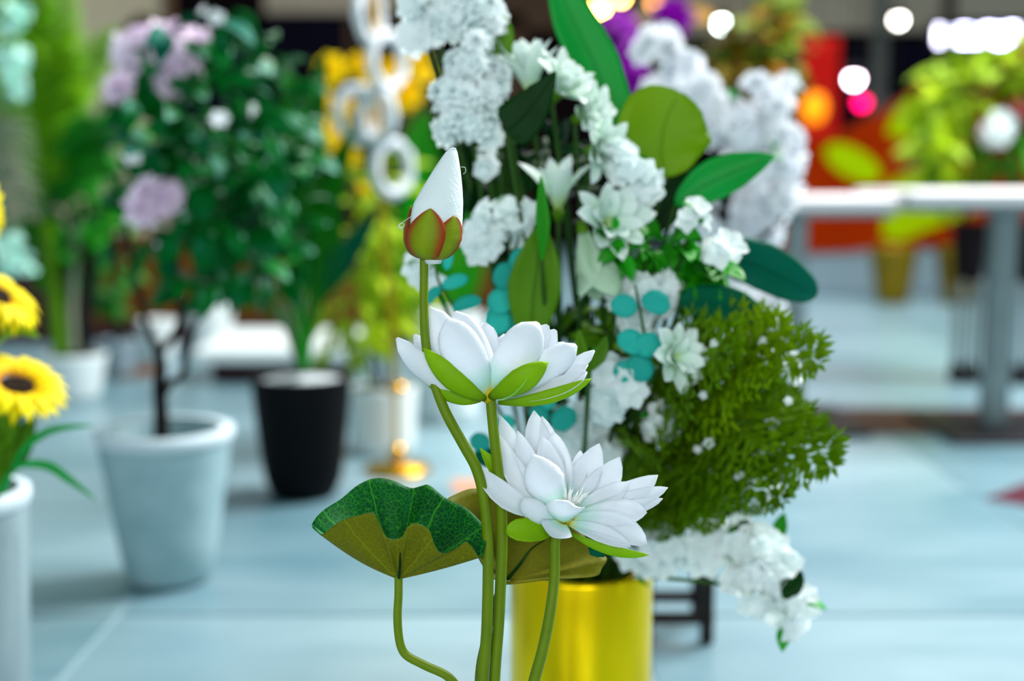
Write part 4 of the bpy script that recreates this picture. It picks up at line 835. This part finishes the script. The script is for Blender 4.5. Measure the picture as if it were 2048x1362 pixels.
bloom('lily', 'full white bloom left of the fern', 1340, 715, YM - .1, (.5, -.8, .2), 86, .5, 2, 8, 1.1, group=GB)
# leaves
def big_leaf(name, label, pts, w_px, m, kind='leaf', Y=YM, cup=.2, wave=.02, nh=(0, -1, .2), jag=0, split=None):
    P = [at(*(p if len(p) == 3 else (p[0], p[1], Y))) for p in pts]; rt = mouth(); t = thing(name, label, 'leaf', rt)
    stalk(t, rt, P[0]); C = crom(P, 18); b = part('leaf_blade', blade(C, w_px * S(Y), nh, kind, cup, 8, wave, 2, jag, .0012), m, t)
    part('midrib', tube([c + V(nh).normalized() * -.0 + V((0, -.0012, 0)) for c in C[:-2]], [.0016, .0006], 6, 14), m, b); return t
big_leaf('upright_leaf', 'tall emerald leaf rising to the top frame edge', [(1240, 330), (1224, 230), (1190, 130), (1146, 40), (1112, -40)], 98, m_emer, 'round', YM + .05, .2, .01)
big_leaf('dark_leaf', 'dark pointed leaf in front of the upper white blooms', [(1012, 262), (1040, 240), (1076, 196), (1112, 142)], 96, m_vdark, 'heart', YM - .06, .1, .02, jag=.04)
big_leaf('round_leaf', 'round cupped lime leaf above the pointed green leaf', [(1330, 356), (1322, 300), (1332, 240), (1360, 184)], 190, m_round, 'round', YM + .02, .2, .04)
big_leaf('pointed_leaf', 'pointed emerald leaf spreading right below the round lime leaf', [(1350, 410), (1410, 370), (1480, 338), (1548, 312)], 84, m_emer, 'leaf', YM + .02, .25, .0)
big_leaf('dark_leaf', 'dark green leaf under the round lime leaf', [(1300, 470), (1330, 420), (1380, 370), (1430, 340)], 74, m_vdark, 'leaf', YM + .03)
big_leaf('glossy_leaf', 'broad glossy teal leaf reaching out over the table foot', [(1430, 520), (1490, 522), (1560, 552), (1634, 590)], 104, m_tdark, 'round', YM + .02, .15, .02, (.1, -.95, .35))
big_leaf('glossy_leaf', 'dark glossy teal leaf above the fern', [(1360, 606), (1410, 604), (1470, 614), (1528, 640)], 78, m_tdark, 'round', YM - .06, .15, .02, (.1, -.95, .4))
big_leaf('lance_leaf', 'long upright olive leaf left of the drooping bloom', [(1062, 700), (1066, 600), (1076, 520), (1082, 446)], 108, m_oleaf, 'leaf', YM - .08, .2, .01)
big_leaf('lance_leaf', 'small bright green leaf below the centre lily', [(1084, 520), (1086, 460), (1084, 410), (1082, 350)], 30, m_bleaf, 'leaf', YM - .1, .2, .0)
big_leaf('lance_leaf', 'lime leaf beside the fluffy top flower spikes', [(996, 150), (1000, 110), (1004, 70), (1000, 30)], 50, m_oleaf, 'round', YM + .02)
big_leaf('lance_leaf', 'narrow lime leaf right of the upper lotus flower', [(1176, 760), (1166, 720), (1160, 690), (1158, 660)], 30, m_oleaf, 'leaf', YM - .14)
big_leaf('lance_leaf', 'short lime leaf beside the white sprig right of the upper lotus', [(1180, 742), (1190, 720), (1204, 700), (1212, 672)], 34, m_oleaf, 'leaf', YM - .14)
# eucalyptus
def eucalyptus(label, path, leafs, Y, m=None):
    rt = mouth(); t = thing('eucalyptus_sprig', label, 'foliage', rt, 'eucalyptus sprigs'); P = [at(x, y, Y) for x, y in path]
    part('stem', tube([rt, rt.lerp(P[0], .6) + V((0, 0, .02))] + P, [.0025, .0012], 6, 20), m_stem2, t)
    for x, y, w_, ang, k in leafs:
        d = AR * math.cos(ang) + AU * math.sin(ang); L = w_ * S(Y); c = at(x, y, Y - .01) - d * L * .5
        part('leaf', lmesh('disc' if k else 'oval', m or m_teal), None, t, orient(c, d, V((RU(-.3, .3), -1, RU(.1, .6))), (L, L, L)))
eucalyptus('teal eucalyptus sprig left of the long olive leaf', [(1040, 700), (1030, 620), (1020, 540), (1040, 470)], [(1004, 602, 62, .6, 1), (1010, 552, 56, 1.2, 1), (996, 640, 60, 1.7, 1), (1042, 520, 52, 1.0, 1), (1028, 648, 50, -.4, 1), (1040, 580, 46, 2.2, 1)], 1.31)
eucalyptus('slim teal eucalyptus twig right of the bud stem', [(940, 700), (910, 620), (880, 570), (870, 530)], [(934, 608, 62, .35, 0), (910, 564, 56, .35, 0), (866, 590, 46, .9, 0), (896, 520, 40, 1.4, 0), (862, 640, 40, 2.2, 0)], 1.28)
eucalyptus('teal eucalyptus sprig over the small white blossoms', [(1300, 760), (1290, 680), (1280, 620), (1270, 570)], [(1248, 612, 54, 2.9, 1), (1312, 606, 60, -.3, 1), (1262, 684, 60, 2.6, 1), (1296, 690, 58, .2, 1), (1280, 736, 60, -.9, 1), (1250, 742, 50, 3.6, 1)], 1.26)
eucalyptus('teal eucalyptus sprig between the two open lotus flowers', [(1110, 960), (1090, 880), (1110, 830), (1140, 800)], [(1128, 838, 58, .7, 1), (1078, 830, 44, 2.0, 1), (960, 884, 44, 2.8, 1), (1010, 850, 44, 1.0, 1), (1096, 800, 40, 1.6, 1)], 1.3)
eucalyptus('dark teal eucalyptus sprig low behind the lower lotus', [(1240, 1120), (1220, 1080), (1190, 1040)], [(970, 912, 50, 2.4, 1), (1240, 1090, 60, .5, 1), (1212, 1060, 56, 1.5, 1), (1270, 1060, 50, 1.0, 1)], 1.36, m_tdark)
# small blossom clusters
GC = 'small white blossom clusters'
for lab, blobs, n in [
  ('small white blossom cluster right of the lotus bud sepals', [(1010, 440, 50, 34, 1.34, .02), (970, 480, 30, 26, 1.32, .02)], 22),
  ('small white blossom cluster hanging below the lotus bud', [(850, 540, 22, 22, 1.34, .01)], 4),
  ('white blossom cluster below the round lime leaf', [(1268, 354, 42, 36, 1.33, .02), (1240, 320, 24, 22, 1.33, .02)], 20),
  ('white blossom cluster behind the round eucalyptus leaves', [(1296, 578, 58, 42, 1.31, .02), (1270, 650, 36, 26, 1.31, .02)], 30),
  ('white blossom cluster right of the upper lotus flower', [(1236, 780, 44, 50, 1.27, .02), (1200, 740, 20, 20, 1.27, .02)], 24),
  ('white blossom cluster between the open lotus flowers', [(1160, 850, 60, 46, 1.33, .02), (1200, 900, 50, 30, 1.33, .02)], 30),
  ('white blossom cluster beside the lower lotus and fern', [(1322, 838, 22, 30, 1.3, .015)], 8),
  ('white blossom cluster at the right side of the fern', [(1544, 740, 38, 40, 1.36, .02), (1530, 800, 34, 30, 1.36, .02)], 26),
  ('tiny white sprig above the eucalyptus sprig', [(1392, 434, 22, 18, 1.3, .01), (1440, 500, 22, 18, 1.3, .01)], 9),
  ('white blossom cluster over the gold pot rim', [(1290, 1120, 46, 34, 1.36, .03), (1340, 1090, 40, 30, 1.34, .03)], 26),
  ('white blossom cluster peeking below the fern', [(1500, 990, 30, 24, 1.34, .02), (1540, 970, 20, 16, 1.34, .02)], 12)]:
    cluster('blossom_sprig', lab, blobs, n, 'five', m_flow, (.014, .022), group=GC, leafs=2)
cluster('trailing_blossom', 'long spray of white blossoms trailing down right of the gold pot', [(1400, 1100, 44, 36, 1.34, .03), (1460, 1076, 50, 40, 1.33, .03), (1530, 1100, 44, 46, 1.32, .03), (1490, 1170, 40, 36, 1.31, .025), (1556, 1160, 30, 36, 1.31, .02), (1566, 1226, 34, 34, 1.3, .02), (1606, 1208, 14, 18, 1.3, .01)], 78, 'five', m_flow, (.015, .024), leafs=18, chain=True)
big_leaf('dark_leaf', 'small dark lobed leaf at the end of the trailing blossoms', [(1560, 1180), (1580, 1176), (1596, 1162), (1602, 1140)], 44, m_vdark, 'heart', 1.29, .1, .03, jag=.08)
# bright filler greens
def filler(label, blobs, n, m, size, kind='ovate'):
    rt = mouth(); t = thing('leafy_sprig', label, 'foliage', rt, 'leafy filler sprigs')
    for b in blobs: stalk(t, rt, at(b[0], b[1], b[4]))
    leaves(t, blobs, n, kind, m, size)
filler('bright green serrated sprig right of the drooping bloom', [(1246, 494, 30, 34, 1.3, .02), (1300, 490, 24, 16, 1.3, .02)], 26, m_bleaf, (.02, .035))
filler('bright green leafy sprig left of the broad teal leaf', [(1366, 520, 50, 40, 1.34, .03), (1390, 570, 50, 40, 1.34, .03), (1350, 470, 30, 30, 1.34, .02)], 50, m_bleaf, (.03, .05))
filler('deep green leafy sprig behind the lotus bud', [(960, 380, 30, 40, 1.42, .03), (1020, 520, 30, 60, 1.42, .03), (980, 350, 40, 40, 1.45, .03)], 30, m_vdark, (.03, .055))
filler('deep green leafy sprig low at the heart of the arrangement', [(1180, 640, 70, 60, 1.42, .03), (1260, 780, 80, 80, 1.42, .03), (1300, 900, 80, 80, 1.42, .03), (1150, 940, 60, 70, 1.42, .03), (1280, 1010, 80, 60, 1.42, .03)], 120, m_vdark, (.035, .06))
filler('deep green leafy sprig behind the upper white blooms', [(1130, 340, 60, 50, 1.44, .03), (1240, 300, 40, 60, 1.46, .02), (1060, 300, 40, 50, 1.44, .02), (1240, 420, 60, 50, 1.44, .03)], 50, m_vdark, (.035, .06))
filler('lime filler sprig below the upper lotus sepals', [(1060, 470, 10, 10, 1.4, .01), (1190, 620, 40, 50, 1.4, .02), (1220, 690, 30, 40, 1.36, .02)], 22, m_oleaf, (.03, .05))
# fern fronds
lfm = mesh('leaflet', [(0, 0, 0), (.2, .4, .06), (0, 1, -.05), (-.2, .4, .06), (0, .45, 0)], [(0, 1, 4), (1, 2, 4), (2, 3, 4), (3, 0, 4)])
def fern_mesh(n=12, sub=4):
    out = []
    for i in range(n):
        u = (i + 1) / (n + 1); y = u; z = .25 * math.sin(u * 2.6) - .12 * u; L = .3 * math.sin(math.pi * (u * .72 + .28)) + .03
        for s in (-1, 1):
            d = V((s * .85, .62, RU(-.3, .2))).normalized()
            for k in range(sub):
                v = (k + .6) / sub; c = V((0, y, z)) + d * L * v
                for s2 in (-1, 1):
                    e = (d + d.cross(V((0, 0, 1))) * s2 * 1.1).normalized(); out.append((lfm, orient(c, e + V((0, 0, RU(-.2, .4))), V((0, 0, 1)) + rdir() * .3, (.5 / sub) * (1.15 - v * .55))))
            out.append((lfm, orient(V((0, y, z)) + d * L, d, V((0, 0, 1)), .07)))
    out.append((lfm, orient(V((0, .97, .08)), V((0, 1, 0)), V((0, 0, 1)), .09)))
    return merge(out)
FERN = [fern_mesh(), fern_mesh(11, 4), fern_mesh(13, 4)]
for f in FERN: f.materials.append(m_fern)
RAC = tube([V((0, u, .25 * math.sin(u * 2.6) - .12 * u)) for u in (0, .25, .5, .75, 1)], [.008, .003], 5, 12); RAC.materials.append(m_oleaf)
def fern(i, label, a, b, Y0, Y1_):
    p, q = at(a[0], a[1], Y0), at(b[0], b[1], Y1_); rt = mouth(); t = thing('fern_frond', label, 'fern', rt, 'feathery fern fronds'); stalk(t, rt, p, .002)
    L = (q - p).length; M = orient(p, q - p, V((RU(-.2, .2), -.75, .75)), (L * RU(1.0, 1.3), L, L))
    s_ = part('rachis', RAC, None, t, M); part('leaflets', FERN[i % 3], None, s_, M, kind='stuff')
    s_.children[0].matrix_local = Matrix.Identity(4)
tips = [((1330, 820), (1662, 716), 'fern frond whose tip points at the table post, uppermost of the fern'), ((1330, 960), (1690, 916), 'fern frond reaching farthest right over the floor'), ((1340, 900), (1640, 868), 'fern frond just above the one reaching farthest right'), ((1340, 1000), (1590, 1000), 'lowest right fern frond above the trailing blossoms'), ((1300, 860), (1500, 670), 'upright fern frond below the dark glossy leaf')]
rest = [(1340, 840, 1590, 660), (1330, 900, 1600, 800), (1320, 880, 1430, 660), (1300, 940, 1380, 780), (1310, 960, 1520, 850), (1320, 1000, 1500, 940), (1300, 1020, 1440, 1060), (1290, 1030, 1400, 960), (1260, 1040, 1300, 900), (1280, 1050, 1360, 1080), (1330, 960, 1560, 920), (1350, 900, 1470, 780), (1330, 930, 1440, 840), (1350, 980, 1530, 1020), (1300, 900, 1330, 790), (1270, 1000, 1250, 900), (1370, 880, 1560, 760), (1380, 960, 1600, 950), (1360, 1000, 1480, 1030), (1330, 830, 1470, 710), (1400, 880, 1600, 880), (1390, 820, 1540, 720)]
for i, (a, b, lab) in enumerate(tips): fern(i, lab, a, b, 1.36, 1.24)
for i, (a, b, c_, d) in enumerate(rest): fern(i, 'feathery olive green fern frond within the mass right of the lower lotus', (a, b), (c_, d), 1.38 + RU(-.03, .03), 1.3 + RU(-.06, .04))
fl = mouth(); FS = thing('white_filler_sprig', 'tiny white filler buds scattered through the fern', 'flower', fl)
for k in range(34):
    x, y = RU(1380, 1580), RU(650, 960); q = at(x, y, RU(1.25, 1.3)); part('bud', fmesh('five', k, m_flow), None, FS, facing(q, V((RU(-.5, .5), -1, .4)), RU(.004, .008)))
for x, y in ((1430, 720), (1500, 760), (1560, 840), (1480, 880), (1420, 900)): stalk(FS, fl, at(x, y, 1.29), .0015)
